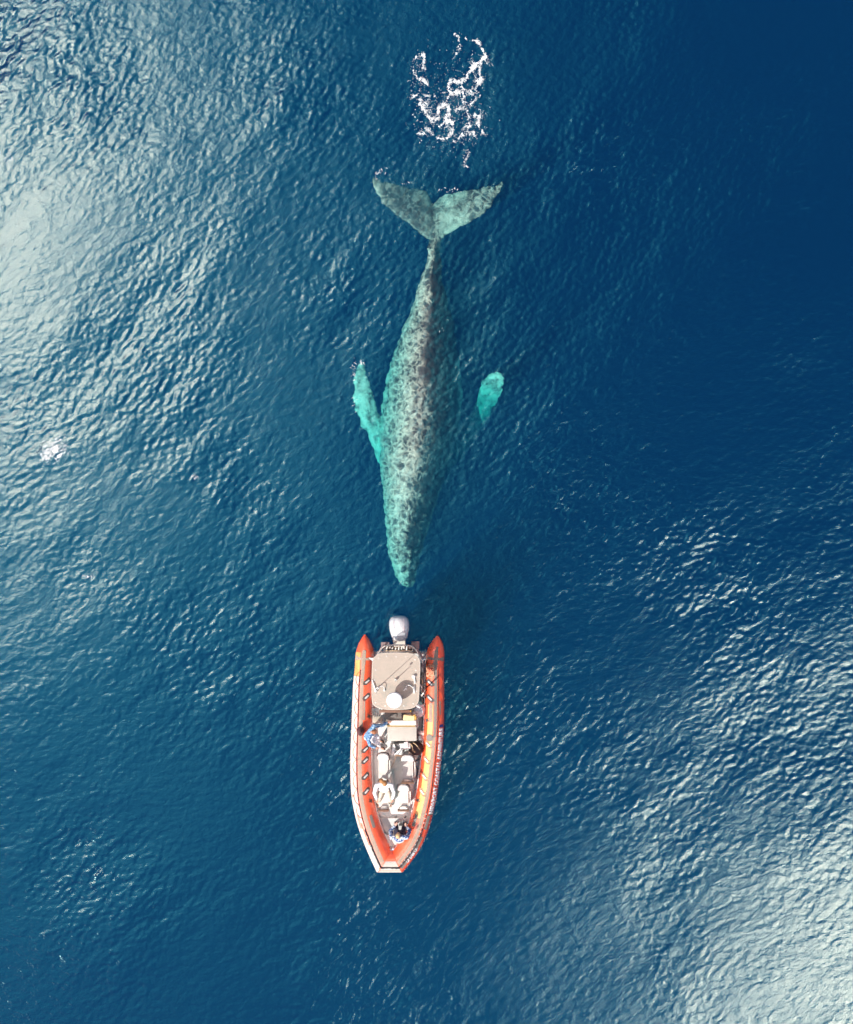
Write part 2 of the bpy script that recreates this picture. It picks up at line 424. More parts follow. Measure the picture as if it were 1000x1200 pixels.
# ---------------------------------------------------------------- plain materials
def plain(name, col, rough=0.5, metal=0.0, var=0.12, scale=6.0, coat=0.0, bump=0.0, bscale=60.0, spec=0.5):
    t = NT(name); oc = t.obj()
    a = tuple(c * (1 - var) for c in col); b = tuple(min(1, c * (1 + var)) for c in col)
    c = t.mix(t.ramp(t.noise(scale, 5.0, oc, 0.65), [(0.3, 0.0), (0.7, 1.0)]), a, b)
    ins = {'Base Color': c, 'Roughness': rough, 'Metallic': metal, 'Coat Weight': coat, 'Coat Roughness': 0.25, 'Specular IOR Level': spec}
    if bump:
        ins['Normal'] = t.n('ShaderNodeBump', {'Height': t.noise(bscale, 3.0, oc), 'Strength': bump, 'Distance': 0.01}).outputs[0]
    return t.end(t.n('ShaderNodeBsdfPrincipled', ins).outputs[0])
white = plain('white_gelcoat', (0.80, 0.79, 0.76), 0.3, var=0.04, coat=0.3)
vinyl = plain('cream_vinyl', (0.72, 0.67, 0.60), 0.55, var=0.06, bump=0.2)
vinyl_g = plain('grey_vinyl', (0.50, 0.47, 0.42), 0.55, var=0.06, bump=0.2)
deckm = plain('deck_nonskid', (0.66, 0.67, 0.65), 0.8, var=0.10, scale=3.0, bump=0.4)
black = plain('black_rubber', (0.02, 0.018, 0.02), 0.5)
darkg = plain('dark_plastic', (0.06, 0.055, 0.06), 0.4)
steel = plain('stainless_tube', (0.62, 0.60, 0.56), 0.28, 0.85)
bronze = plain('brown_trim', (0.19, 0.10, 0.065), 0.5)
gold = plain('golden_canvas', (0.62, 0.36, 0.06), 0.7)
greyp = plain('grey_patch', (0.24, 0.215, 0.19), 0.85, bump=0.5)
strip_m = plain('taupe_nonskid', (0.40, 0.30, 0.235), 0.85, bump=0.5)
canvas = plain('taupe_canopy', (0.40, 0.345, 0.29), 0.7, var=0.05, scale=2.0, bump=0.2)
ropem = plain('dark_rope', (0.05, 0.035, 0.04), 0.8)
redrope = plain('red_rope', (0.50, 0.10, 0.05), 0.8)
motor_m = plain('silver_white_paint', (0.70, 0.71, 0.73), 0.22, 0.1, 0.03, coat=0.6)
lett = plain('white_lettering', (0.85, 0.83, 0.85), 0.5, var=0.05)
letsh = plain('violet_lettering_edge', (0.10, 0.05, 0.16), 0.5, var=0.05)

# ---------------------------------------------------------------- mesh builders
class MB:
    def __init__(s): s.bm = bmesh.new()
    def box(s, c, size, rz=0.0, rx=0.0, ry=0.0, bev=0.0, seg=2):
        r = bmesh.ops.create_cube(s.bm, size=1.0); vs_ = r['verts']
        m = Matrix.Translation(Vector(c)) @ Matrix.Rotation(rz, 4, 'Z') @ Matrix.Rotation(ry, 4, 'Y') @ Matrix.Rotation(rx, 4, 'X') @ Matrix.Diagonal((*size, 1))
        bmesh.ops.transform(s.bm, matrix=m, verts=vs_)
        if bev:
            es = list({e for v in vs_ for e in v.link_edges})
            bmesh.ops.bevel(s.bm, geom=es, offset=bev, segments=seg, affect='EDGES', profile=0.7)
        return s
    def tube(s, pts, r, n=10, closed=False, cap=True):
        pts = [Vector(p) for p in pts]; rr = r if isinstance(r, (list, tuple)) else [r] * len(pts)
        m = len(pts); rings = []; pn = None
        for i, p in enumerate(pts):
            if closed: d = pts[(i + 1) % m] - pts[i - 1]
            else: d = pts[min(i + 1, m - 1)] - pts[max(i - 1, 0)]
            if d.length < 1e-9: d = Vector((0, 0, 1))
            d.normalize()
            if pn is None:
                u = d.orthogonal().normalized()
            else:
                u = (pn - d * pn.dot(d))
                u = u.normalized() if u.length > 1e-6 else d.orthogonal().normalized()
            pn = u; v = d.cross(u)
            rings.append([s.bm.verts.new(p + (u * math.cos(2 * math.pi * k / n) + v * math.sin(2 * math.pi * k / n)) * rr[i]) for k in range(n)])
        for i in range(m if closed else m - 1):
            a, b = rings[i], rings[(i + 1) % m]
            for k in range(n):
                s.bm.faces.new((a[k], a[(k + 1) % n], b[(k + 1) % n], b[k]))
        if cap and not closed:
            s.bm.faces.new(rings[0][::-1]); s.bm.faces.new(rings[-1])
        return s
    def disc(s, c, r, h, n=32, r2=None, bev=0.0):
        q = bmesh.ops.create_cone(s.bm, cap_ends=True, segments=n, radius1=r, radius2=r if r2 is None else r2, depth=h)
        bmesh.ops.translate(s.bm, vec=Vector(c), verts=q['verts'])
        if bev:
            es = [e for e in {e for v in q['verts'] for e in v.link_edges} if abs(e.verts[0].co.z - e.verts[1].co.z) < 1e-6 and e.verts[0].co.z > c[2]]
            bmesh.ops.bevel(s.bm, geom=es, offset=bev, segments=4, affect='EDGES', profile=0.6)
        return s
    def ball(s, c, size, rot=None, sub=2):
        q = bmesh.ops.create_icosphere(s.bm, subdivisions=sub, radius=1.0)
        m = Matrix.Translation(Vector(c)) @ (rot if rot is not None else Matrix.Identity(4)) @ Matrix.Diagonal((*size, 1))
        bmesh.ops.transform(s.bm, matrix=m, verts=q['verts']); return s
    def prism(s, poly, z0, z1, bev=0.0):
        lo = [s.bm.verts.new((x, y, z0)) for x, y in poly]; hi = [s.bm.verts.new((x, y, z1)) for x, y in poly]
        n = len(poly); s.bm.faces.new(lo[::-1]); top = s.bm.faces.new(hi)
        for i in range(n): s.bm.faces.new((lo[i], lo[(i + 1) % n], hi[(i + 1) % n], hi[i]))
        bmesh.ops.recalc_face_normals(s.bm, faces=list(s.bm.faces))
        if bev: bmesh.ops.bevel(s.bm, geom=list(top.edges), offset=bev, segments=2, affect='EDGES')
        return s
    def build(s, name, mat, parent=None, smooth=True, angle=40):
        me = bpy.data.meshes.new(name); bmesh.ops.recalc_face_normals(s.bm, faces=list(s.bm.faces)); s.bm.to_mesh(me); s.bm.free()
        me.materials.append(mat)
        if smooth:
            me.polygons.foreach_set('use_smooth', [True] * len(me.polygons)); me.set_sharp_from_angle(angle=R(angle))
        o = bpy.data.objects.new(name, me); return link(o, parent)
def spline(pts, n=8):
    """Catmull-Rom through the points"""
    pts = [Vector(p) for p in pts]; out_ = []
    for i in range(len(pts) - 1):
        p0 = pts[max(i - 1, 0)]; p1 = pts[i]; p2 = pts[i + 1]; p3 = pts[min(i + 2, len(pts) - 1)]
        for k in range(n):
            t = k / n
            out_.append(0.5 * ((2 * p1) + (-p0 + p2) * t + (2 * p0 - 5 * p1 + 4 * p2 - p3) * t * t + (-p0 + 3 * p1 - 3 * p2 + p3) * t ** 3))
    out_.append(pts[-1]); return out_
boat = bpy.data.objects.new('inflatable_boat', None); link(boat)
boat.location = P(466, 880, 0.0)
tag(boat, 'orange rigid inflatable boat with taupe canopy and white outboard just ahead of the whale', 'boat')
bpy.context.view_layer.update()
BI = Matrix.Translation(-boat.location)
def part(mb, name, mat, parent=boat, label=None, **k):
    """parts are modelled in world space, then moved under the boat"""
    bmesh.ops.transform(mb.bm, matrix=BI, verts=mb.bm.verts)
    o = mb.build(name, mat, parent, **k)
    if label: o['label'] = label
    return o

# ---------------------------------------------------------------- the buoyancy tube
#          x      y     z centre  radius px
TL = [(427.7, 743.5, .42, 0.8), (427.8, 748, .42, 4.0), (427.9, 755, .41, 7.8), (428, 763, .41, 10.2), (427.2, 771, .41, 10.6), (426.6, 784, .42, 10.7), (425.4, 800, .42, 11), (424.8, 816, .43, 11.2),
      (424.2, 843, .44, 11.6), (423.4, 869, .45, 11.8), (423.0, 888, .46, 12.0), (423.3, 910, .48, 12.2), (424.7, 931, .50, 12.4), (428.2, 950, .53, 12.5), (433.0, 967, .56, 12.7), (441.0, 988, .60, 12.9), (450.2, 1008.5, .64, 13.0)]
TR = [(513.0, 745.0, .42, 0.8), (512.7, 749, .42, 4.0), (512, 756, .41, 7.8), (510.7, 764, .41, 10.2), (509.9, 772, .41, 10.6), (509.6, 784, .42, 10.7), (509.6, 800, .42, 11), (509.5, 816, .43, 11.2),
      (509.1, 843, .44, 11.4), (507.8, 869, .45, 11.5), (506.0, 888, .46, 11.6), (503.4, 910, .48, 11.8), (500.2, 931, .50, 11.9), (495.9, 950, .53, 12.2), (491.0, 967, .56, 12.4), (481.5, 988, .60, 12.9), (466.3, 1008.5, .64, 13.0)]
def side_pts(T):
    base = spline([Vector((x, y, z)) for x, y, z, r in T], 6)
    rad = spline([Vector((r, 0, 0)) for x, y, z, r in T], 6)
    return [P(p.x, p.y, p.z) for p in base], [q.x / S for q in rad]
PL, RL = side_pts(TL); PR, RR = side_pts(TR)
TC = PL + PR[::-1]; TRD = RL + RR[::-1]
# arc length and mitred frames
TT = []
for i, p in enumerate(TC):
    a = (p - TC[i - 1]).normalized() if i else (TC[1] - p).normalized()
    b = (TC[i + 1] - p).normalized() if i < len(TC) - 1 else a
    t = (a + b).normalized(); TT.append((t, 1 / max(0.5, t.dot(b))))
SL = [0.0]
for i in range(1, len(TC)): SL.append(SL[-1] + (TC[i] - TC[i - 1]).length)
NL = len(PL)                                            # index of the first point of the right side
def on_tube(s, ang, off=0.0):
    """point on the tube at arc length s; ang = 0 on top, + towards the outside of the boat"""
    s = min(max(s, 0.0), SL[-1] - 1e-6)
    i = int(np.searchsorted(SL, s, side='right') - 1); i = min(i, len(TC) - 2)
    f = (s - SL[i]) / (SL[i + 1] - SL[i])
    res = []
    for j in (i, i + 1):
        t, m = TT[j]; sidev = Vector((t.y, -t.x, 0)).normalized()     # always points out of the boat
        r = TRD[j] + off
        res.append(TC[j] + sidev * (math.sin(ang) * r * m) + Vector((0, 0, math.cos(ang) * r)))
    return res[0].lerp(res[1], f)
def s_at(py, side):
    """arc length where the tube passes photo row py on the given side ('l' or 'r')"""
    rng = range(0, NL) if side == 'l' else range(NL, len(TC))
    best = min(rng, key=lambda j: abs((600 - TC[j].y * H / (H - TC[j].z) * S) - py))
    y0 = 600 - TC[best].y * H / (H - TC[best].z) * S
    # refine linearly with a neighbour
    o = best + 1 if ((y0 < py) == (side == 'l')) else best - 1
    o = min(max(o, rng[0]), rng[-1])
    if o == best: return SL[best]
    y1 = 600 - TC[o].y * H / (H - TC[o].z) * S
    f = 0 if abs(y1 - y0) < 1e-6 else (py - y0) / (y1 - y0)
    return SL[best] + (SL[o] - SL[best]) * max(0, min(1, f))
def tube_mesh():
    n = 36; V = []; F = []
    for j in range(len(TC)):
        t, m = TT[j]
        for k in range(n):
            a = 2 * math.pi * k / n
            sv = Vector((t.y, -t.x, 0)).normalized()
            V.append(TC[j] + sv * (math.sin(a) * TRD[j] * m) + Vector((0, 0, math.cos(a) * TRD[j])))
    for j in range(len(TC) - 1):
        for k in range(n):
            F.append((j * n + k, j * n + (k + 1) % n, (j + 1) * n + (k + 1) % n, (j + 1) * n + k))
    F.append(tuple(range(n))); F.append(tuple((len(TC) - 1) * n + k for k in range(n))[::-1])
    t = NT('orange_tube_fabric'); oc = t.obj()
    g = t.n('ShaderNodeSeparateXYZ', {0: oc})
    wear = t.ramp(t.noise(2.4, 6.0, oc, 0.7), [(0.35, 0.0), (0.75, 1.0)])
    c = t.mix(wear, (0.98, 0.10, 0.025), (0.98, 0.165, 0.055))
    dirt = t.ramp(t.noise(11.0, 5.0, oc, 0.7), [(0.60, 0.0), (0.88, 0.35)])
    c = t.mix(dirt, c, (0.45, 0.20, 0.13))
    bp = t.n('ShaderNodeBump', {'Height': t.noise(3.0, 4.0, oc), 'Strength': 0.5, 'Distance': 0.03})
    sh = t.n('ShaderNodeBsdfPrincipled', {'Base Color': c, 'Roughness': 0.42, 'Coat Weight': 1.0, 'Coat Roughness': 0.38, 'Coat IOR': 1.8, 'Normal': bp.outputs[0]})
    m = t.end(sh.outputs[0])
    bm = bmesh.new(); vs_ = [bm.verts.new(v) for v in V]
    for f in F: bm.faces.new([vs_[i] for i in f])
    mb = MB(); mb.bm.free(); mb.bm = bm
    return part(mb, 'inflatable_tube', m, angle=32)
tube = tube_mesh()
def band(s0, s1, a0, a1, off, name, mat, parent, n=None, na=6, taper=0.0, label=None):
    """thin fabric band lying on the tube between arc lengths and angles"""
    n = n or max(2, int((s1 - s0) / 0.06)); mb = MB(); bm = mb.bm
    ss = sorted(set([s0 + (s1 - s0) * i / n for i in range(n + 1)] + [s for s in SL if s0 < s < s1]))
    top = [[bm.verts.new(on_tube(s, a0 + (a1 - a0) * k / na, off)) for k in range(na + 1)] for s in ss]
    low = [[bm.verts.new(on_tube(s, a0 + (a1 - a0) * k / na, -0.004)) for k in range(na + 1)] for s in ss]
    for i in range(len(ss) - 1):
        for k in range(na):
            bm.faces.new((top[i][k], top[i][k + 1], top[i + 1][k + 1], top[i + 1][k]))
        for k in (0, na):
            bm.faces.new((top[i][k], top[i + 1][k], low[i + 1][k], low[i][k]))
    for i in (0, len(ss) - 1):
        for k in range(na): bm.faces.new((top[i][k], top[i][k + 1], low[i][k + 1], low[i][k]))
    return part(mb, name, mat, parent, label=label)
def wrap_poly(s_c, a_c, pts, off, th=0.008):
    """flat outline (metres along, metres across outwards) wrapped on the tube as a thin patch"""
    mb = MB(); bm = mb.bm
    j = min(range(len(SL)), key=lambda q: abs(SL[q] - s_c)); r = TRD[j]
    f = lambda p, o: on_tube(s_c + p[0], a_c + p[1] / r, o)
    n = len(pts); hi = [bm.verts.new(f(p, off)) for p in pts]; lo = [bm.verts.new(f(p, off - th)) for p in pts]
    ch = bm.verts.new(f((sum(p[0] for p in pts) / n, sum(p[1] for p in pts) / n), off))
    for i in range(n):
        k = (i + 1) % n; bm.faces.new((hi[i], hi[k], ch)); bm.faces.new((lo[i], lo[k], hi[k], hi[i]))
    return mb
def capsule(l, w_, rot, n=8):
    out_ = []
    for k in range(n + 1):
        a = -math.pi / 2 + math.pi * k / n; out_.append((l / 2 - w_ / 2 + w_ / 2 * math.cos(a), w_ / 2 * math.sin(a)))
    for k in range(n + 1):
        a = math.pi / 2 + math.pi * k / n; out_.append((-l / 2 + w_ / 2 + w_ / 2 * math.cos(a), w_ / 2 * math.sin(a)))
    c, s_ = math.cos(rot), math.sin(rot)
    return [(x * c - y * s_, x * s_ + y * c) for x, y in out_]
# arc length grows: left stern -> bow -> right stern
sL = lambda y: s_at(y, 'l'); sR = lambda y: s_at(y, 'r')
pale = plain('pale_glare_band', (0.78, 0.62, 0.54), 0.55, var=0.10, scale=5.0)  # pale tone carrying the painted glare, shared with the bow cap
# taupe non-skid strip along the crown, whole way round
band(sL(779), SL[NL - 1] - 0.02, -0.14, 0.24, 0.006, 'nonskid_strip', strip_m, tube)
band(SL[NL] + 0.02, sR(862), -0.14, 0.20, 0.006, 'nonskid_strip', strip_m, tube)
band(sR(862), sR(757), -0.06, 0.24, 0.006, 'nonskid_strip', greyp, tube, label='dark grey non-skid strip by the stern')
# outboard band on the port tube, with the sun's glare painted in
band(sL(792), sL(960), 0.42, 1.45, 0.005, 'side_glare_band', pale, tube, label='pale band of painted sun glare')
band(sL(960), SL[NL - 1] + 0.0, 0.62, 1.45, 0.005, 'side_glare_band', pale, tube, label='pale band of painted sun glare')
warm = plain('orange_painted_glare', (0.95, 0.42, 0.13), 0.45, var=0.25, scale=4.0, coat=0.6)
band(sL(764), sL(791.5), 0.42, 1.3, 0.005, 'side_glare_band', warm, tube, label='pale orange band of painted sun glare')  # weaker glare towards the stern, painted as an orange band
band(sR(957), sR(824), -0.72, -0.145, 0.004, 'inner_glare_band', plain('yellow_painted_glare', (0.96, 0.50, 0.17), 0.45, var=0.3, scale=3.0, coat=0.6), tube, label='yellow-orange band of painted sun highlight')  # sun's highlight on the inner side, painted as a band
# grey and light bow wrap
bowg = plain('grey_bow_wrap', (0.48, 0.46, 0.42), 0.7, var=0.1)
band(sL(985), SL[NL - 1] - 0.02, 0.27, 0.60, 0.008, 'bow_wrap', bowg, tube)
band(SL[NL - 1] + 0.02, SL[NL] - 0.02, -0.2, 0.75, 0.008, 'bow_wrap', bowg, tube)
band(SL[NL] + 0.02, sR(975), 0.24, 0.72, 0.008, 'bow_wrap', greyp, tube)
band(SL[NL - 1] + 0.02, SL[NL] - 0.02, 0.85, 1.45, 0.008, 'bow_cap', pale, tube)
# pads
for (a, b, sd, x0, x1, m_, lb) in [(954, 969, 'l', -0.62, -0.32, greyp, None), (954, 968, 'r', -0.72, -0.40, greyp, None), (952, 967, 'r', 0.48, 0.82, greyp, None), (951, 966, 'l', 0.62, 0.90, strip_m, None), (822, 845, 'r', -0.58, -0.22, strip_m, None), (820, 842, 'l', -0.36, -0.17, strip_m, None), (820, 836, 'r', 0.50, 0.66, greyp, None), (945, 951, 'r', 0.55, 1.15, greyp, None)]:
    s0, s1 = (sL(a), sL(b)) if sd == 'l' else (sR(b), sR(a))
    band(s0, s1, x0, x1, 0.010, 'rubbing_pad', m_, tube)
# cross patches at the stern
def cross(sd):
    s0 = sL(771) if sd == 'l' else sR(771)
    m_ = strip_m if sd == 'l' else greyp
    part(wrap_poly(s0 + (-.02 if sd == 'l' else .02), 0.05, capsule(0.62, 0.14, 0), 0.014), 'cross_patch', m_, tube)
    band(s0 - .045, s0 + .045, -0.95, 0.75, .012, 'cross_patch', m_, tube); band(s0 - .08, s0 + .08, 0.752, 1.15, .012, 'cross_patch', m_, tube)
cross('l'); cross('r')
# grab handles: dark pad with a pale grip
hm = plain('handle_pad', (0.10, 0.075, 0.07), 0.7)
def handle(py, sd, padm):
    s0 = sL(py) if sd == 'l' else sR(py); ac = -0.50
    rot = R(50) if sd == 'l' else R(-50)
    b_ = part(wrap_poly(s0, ac, capsule(0.36, 0.17, rot), 0.010), 'grab_handle', padm, tube)
    part(wrap_poly(s0, ac, capsule(0.19, 0.055, rot), 0.030, 0.022), 'grip', white, b_)
for y in (797, 815, 876, 889, 907.5, 925.5): handle(y, 'l', hm)
for y in (799, 817, 871, 889.5, 909, 927): handle(y, 'r', hm if y < 830 else plain('handle_pad_tan', (0.42, 0.26, 0.16), 0.7) if 'handle_pad_tan' not in MATS else MATS['handle_pad_tan'])  # lighter brown pads along the forward right tube
# D-ring patches
def wing(py, sd):
    s0 = sL(py) if sd == 'l' else sR(py); sg = 1 if sd == 'l' else -1
    part(wrap_poly(s0, -0.85, [(0.10 * sg, -0.02), (0.05 * sg, 0.03), (0.02 * sg, 0.12), (-0.02 * sg, 0.05), (-0.09 * sg, 0.10), (-0.05 * sg, 0.0), (-0.02 * sg, -0.08)], 0.012), 'lifting_ring', hm, tube)
for y in (838, 938): wing(y, 'l')
for y in (843, 938): wing(y, 'r')
part(wrap_poly(sR(863), -0.42, [(0.13 * math.cos(a), 0.13 * math.sin(a)) for a in np.linspace(0, 2 * math.pi, 20, endpoint=False)], 0.02, 0.015), 'inflation_valve', greyp, tube)
part(wrap_poly(sL(930), 0.95, [(0.05 * math.cos(a), 0.05 * math.sin(a)) for a in np.linspace(0, 2 * math.pi, 12, endpoint=False)], 0.02, 0.015), 'inflation_valve', strip_m, tube)
# light piping where tube meets the deck, both sides
def along(s0, s1, ang, off, step=0.08):
    n = max(2, int((s1 - s0) / step)); return [on_tube(s0 + (s1 - s0) * i / n, ang, off) for i in range(n + 1)]
rp = MB().tube(along(sL(784), sR(784), 0.33, 0.018), 0.014, 6)
part(rp, 'lifeline', ropem, tube)
for sd, ys in (('l', [786, 803, 820, 837, 854, 871, 888, 905, 922, 940, 955]), ('r', [945, 928, 911, 894, 877, 860, 843, 826, 808, 790])):
    rl = MB()
    for a, b in zip(ys[:-1], ys[1:]):
        s0, s1 = (sL(a), sL(b)) if sd == 'l' else (sR(a), sR(b))
        dp = 0.42 if sd == 'l' else (0.50 if b < 815 else 0.12)
        rl.tube([on_tube(s0 + (s1 - s0) * k / 8, 0.36 + dp * math.sin(math.pi * k / 8) ** 0.7, 0.016) for k in range(9)], 0.010, 6)
    part(rl, 'grab_rope', redrope, tube)
# knotted rope round the bow
rk = MB(); rnd = random.Random(2)
pts = along(sL(968), sR(968), 0.38, 0.03, 0.05)
rk.tube([p + Vector((rnd.uniform(-.018, .018), rnd.uniform(-.018, .018), rnd.uniform(0, .012))) for p in pts], 0.018, 6)
for p in pts[::3]: rk.ball(p, (0.035, 0.028, 0.028), sub=1)
part(rk, 'bow_rope', ropem, tube)
# pale rivets beside the bow rope on the right
for p in along(SL[NL] + 0.1, sR(950), 0.30, 0.02, 0.16): part(MB().ball(p, (0.022, 0.022, 0.014), sub=1), 'rope_guide', white, tube)

# ---------------------------------------------------------------- lettering wrapped on the tube
def text_on_tube(txt, s0, s1, a_c, hgt, flip, name, mat, off=0.012):
    cu = bpy.data.curves.new('t', 'FONT'); cu.body = txt; cu.size = 1.0; cu.offset = 0.05; cu.resolution_u = 3; cu.space_character = 1.06
    o = bpy.data.objects.new('t', cu); sc.collection.objects.link(o)
    me = evaluated_mesh(o); bpy.data.objects.remove(o)
    bm = bmesh.new(); bm.from_mesh(me); bpy.data.meshes.remove(me)
    bmesh.ops.subdivide_edges(bm, edges=[e for e in bm.edges if e.calc_length() > 0.25], cuts=2)
    bmesh.ops.triangulate(bm, faces=list(bm.faces))
    xs = [v.co.x for v in bm.verts]; ys = [v.co.y for v in bm.verts]
    x0, x1, y0, y1 = min(xs), max(xs), min(ys), max(ys)
    r = 0.36
    for v in bm.verts:
        u = (v.co.x - x0) / (x1 - x0); h = (v.co.y - y0) / (y1 - y0) - 0.5
        s = s0 + (s1 - s0) * u
        v.co = on_tube(s, a_c + (-h if not flip else h) * hgt / r, off)
    mb = MB(); mb.bm.free(); mb.bm = bm
    me = bpy.data.meshes.new(name); bmesh.ops.transform(bm, matrix=BI, verts=bm.verts)
    # thickness
    g = bmesh.ops.extrude_face_region(bm, geom=list(bm.faces)); 
    for v in [q for q in g['geom'] if isinstance(q, bmesh.types.BMVert)]: v.co.z += 0.004
    bm.to_mesh(me); bm.free(); me.materials.append(mat)
    o = bpy.data.objects.new(name, me); link(o, tube); return o
text_on_tube('NEWPORT COASTAL ADVENTURE', sR(949), sR(851.5), 0.82, 0.20, False, 'name_lettering', lett)
text_on_tube('CF 5788 LX', sR(1002.5), sR(986.5), 0.58, 0.16, False, 'registration_number', lett, 0.016)
bl = plain('blue_emblem', (0.03, 0.05, 0.22), 0.5)
part(wrap_poly(sR(849), 0.82, [(-0.05, -0.09), (0.04, -0.09), (0.05, 0.09), (-0.05, 0.09)], 0.012), 'emblem', bl, tube)
# ---------------------------------------------------------------- hull and deck
def inner_edge(pyl, side):
    T = TL if side == 'l' else TR
    x = np.interp(pyl, [t[1] for t in T], [t[0] for t in T]); r = np.interp(pyl, [t[1] for t in T], [t[3] for t in T])
    return x + r if side == 'l' else x - r
def hull():
    rows = [764, 790, 820, 850, 880, 910, 935, 955, 972, 988, 1000, 1010]
    rings = []
    for k, y in enumerate(rows):
        t = k / (len(rows) - 1)
        xl = inner_edge(y, 'l') - 5 if y < 1003 else 451; xr = inner_edge(y, 'r') + 5 if y < 1003 else 465.5
        if xr - xl < 12: m_ = (xl + xr) / 2; xl, xr = m_ - 6, m_ + 6
        zt = 0.20 + 0.26 * t ** 2; keel = -0.55 + 0.75 * max(0, (t - 0.55) / 0.45) ** 2; ch = -0.15 + 0.35 * t
        a, b = P(xl, y, 0.3), P(xr, y, 0.3); c = (a.x + b.x) / 2
        rings.append([(a.x, a.y, zt), (a.x, a.y, ch), (c, a.y, keel), (b.x, a.y, ch), (b.x, a.y, zt)])
    V, F = loft(rings); mb = MB(); vs_ = [mb.bm.verts.new(v) for v in V]
    for f in F: mb.bm.faces.new([vs_[i] for i in f])
    return part(mb, 'hull', white, angle=25)
hullo = hull()
DZ = 0.30
def deck_poly(y0, y1, inset=0.0, n=12):
    ys = np.linspace(y0, y1, n)
    return [P(inner_edge(y, 'l') - 1.5 + inset, y, DZ)[:2] for y in ys] + [P(inner_edge(y, 'r') + 1.5 - inset, y, DZ)[:2] for y in ys[::-1]]
part(MB().prism(deck_poly(766, 975), DZ - 0.2, DZ), 'deck', deckm)
part(MB().prism(deck_poly(975.1, 997, n=6), DZ - 0.2, DZ + 0.34, 0.02), 'bow_locker', plain('pale_locker', (0.62, 0.60, 0.55), 0.7, var=0.06))
part(MB().prism(deck_poly(957.5, 975, 2.2, 6), DZ - 0.2, DZ + 0.16, 0.01), 'bow_step', plain('step_grey', (0.56, 0.565, 0.55), 0.75, var=0.08))
for sd in 'lr':     # white gunwale liner inside the tube
    xs = [(inner_edge(y, sd) + (0.6 if sd == 'l' else -0.6), y) for y in np.linspace(770, 992, 40)]
    part(MB().tube([P(x, y, DZ + 0.20 + (0.12 if y > 960 else 0)) for x, y in xs], 0.022, 8), 'gunwale_trim', white)
# bow fitting
part(MB().tube([P(453, 990.5, .75), P(456, 995, .75), P(462, 995, .75), P(465.5, 990, .75)], 0.016, 8).tube([P(455, 996, .70), P(463, 996, .72)], 0.02, 8), 'bow_rail', steel)
part(MB().ball(P(457.5, 997, .72), (0.10, 0.07, 0.05)).ball(P(461, 995.5, .74), (0.05, 0.06, 0.04)), 'bow_cleat', plain('lilac_white', (0.70, 0.66, 0.78), 0.5))

# ---------------------------------------------------------------- outboard
mt = bpy.data.objects.new('outboard_motor', None); link(mt, boat); mt.location = P(467.5, 752, 0.3) - boat.location
bpy.context.view_layer.update()
def mpart(mb, name, mat, parent=None, **k):
    bmesh.ops.transform(mb.bm, matrix=Matrix.Translation(-P(467.5, 752, 0.3)), verts=mb.bm.verts); return mb.build(name, mat, mt, **k)
rings = []
# rows: y px, half width px, z top, z bottom (the cowling is broad and high at the stern end)
for (y, xc, hw, zt, zb) in [(721.6, 467.6, 4.0, 1.36, 1.05), (722.3, 467.6, 7.5, 1.47, .90), (724.5, 467.7, 10.2, 1.55, .80), (728.5, 467.8, 11.7, 1.60, .76), (733, 468, 11.9, 1.62, .76), (738, 468, 11.3, 1.62, .76), (743, 468.2, 10.2, 1.58, .76), (747, 468.4, 9.0, 1.50, .76), (750, 468.6, 7.4, 1.40, .78), (751.6, 468.6, 4.6, 1.25, .84)]:
    ring = []
    for k in range(32):
        a = 2 * math.pi * k / 32; c, s_ = math.cos(a), math.sin(a); n = 2.7
        r = (abs(c) ** n + abs(s_) ** n) ** (-1 / n); zc = (zt + zb) / 2
        q = P(xc + r * c * hw, y, 1.2); z = zc + r * s_ * (zt - zb) / 2
        if s_ > 0 and abs(c) < 0.42: z += 0.035 * (1 - abs(c) / 0.42) ** 0.35      # raised spine
        ring.append((q.x, q.y, z))
    rings.append(ring)
V, F = loft(rings); mb = MB(); vs_ = [mb.bm.verts.new(v) for v in V]
for f in F: mb.bm.faces.new([vs_[i] for i in f])
mpart(mb, 'cowling', motor_m, angle=50)
mpart(MB().prism([P(x, y, 1.62)[:2] for x, y in ((464.8, 744), (470, 740.5), (475, 741), (475, 746), (472, 749), (466, 749))], 1.36, 1.648, 0.01), 'cowling_panel', plain('grey_cowl_panel', (0.33, 0.34, 0.37), 0.35))
rosel = plain('rose_grey_line', (0.42, 0.33, 0.36), 0.5)
mpart(MB().tube([P(461, 726, 1.6), P(461.5, 733, 1.63), P(463, 742, 1.6)], 0.008, 6), 'cowling_stripe', rosel)
mpart(MB().tube([P(473.5, 725, 1.6), P(474, 733, 1.63), P(473.5, 743, 1.58)], 0.010, 6), 'cowling_stripe', rosel)
mpart(MB().box(P(468, 741, 0.35), (0.26, 0.42, 0.95), bev=0.08).box(P(468, 739, -0.45), (0.07, 0.42, 0.75), bev=0.03).box(P(468, 738, -0.08), (0.34, 0.5, 0.025)), 'leg', plain('motor_leg_paint', (0.55, 0.56, 0.58), 0.4))
pr = MB().ball(P(468, 731, -0.62), (0.07, 0.22, 0.07))
for k in range(3): pr.ball(P(468, 729, -0.62) + Vector((math.cos(k * 2.094) * 0.12, 0, math.sin(k * 2.094) * 0.12)), (0.11, 0.02, 0.05), Matrix.Rotation(-k * 2.094, 4, 'Y') @ Matrix.Rotation(0.5, 4, 'X'))
mpart(pr, 'propeller', steel)
mpart(MB().box(P(468.5, 753.5, 0.72), (0.42, 0.22, 0.5), bev=0.03).box(P(461.8, 750, 0.9), (0.07, 0.16, 0.2), bev=0.01), 'mounting_bracket', plain('bracket_beige', (0.60, 0.55, 0.48), 0.5))

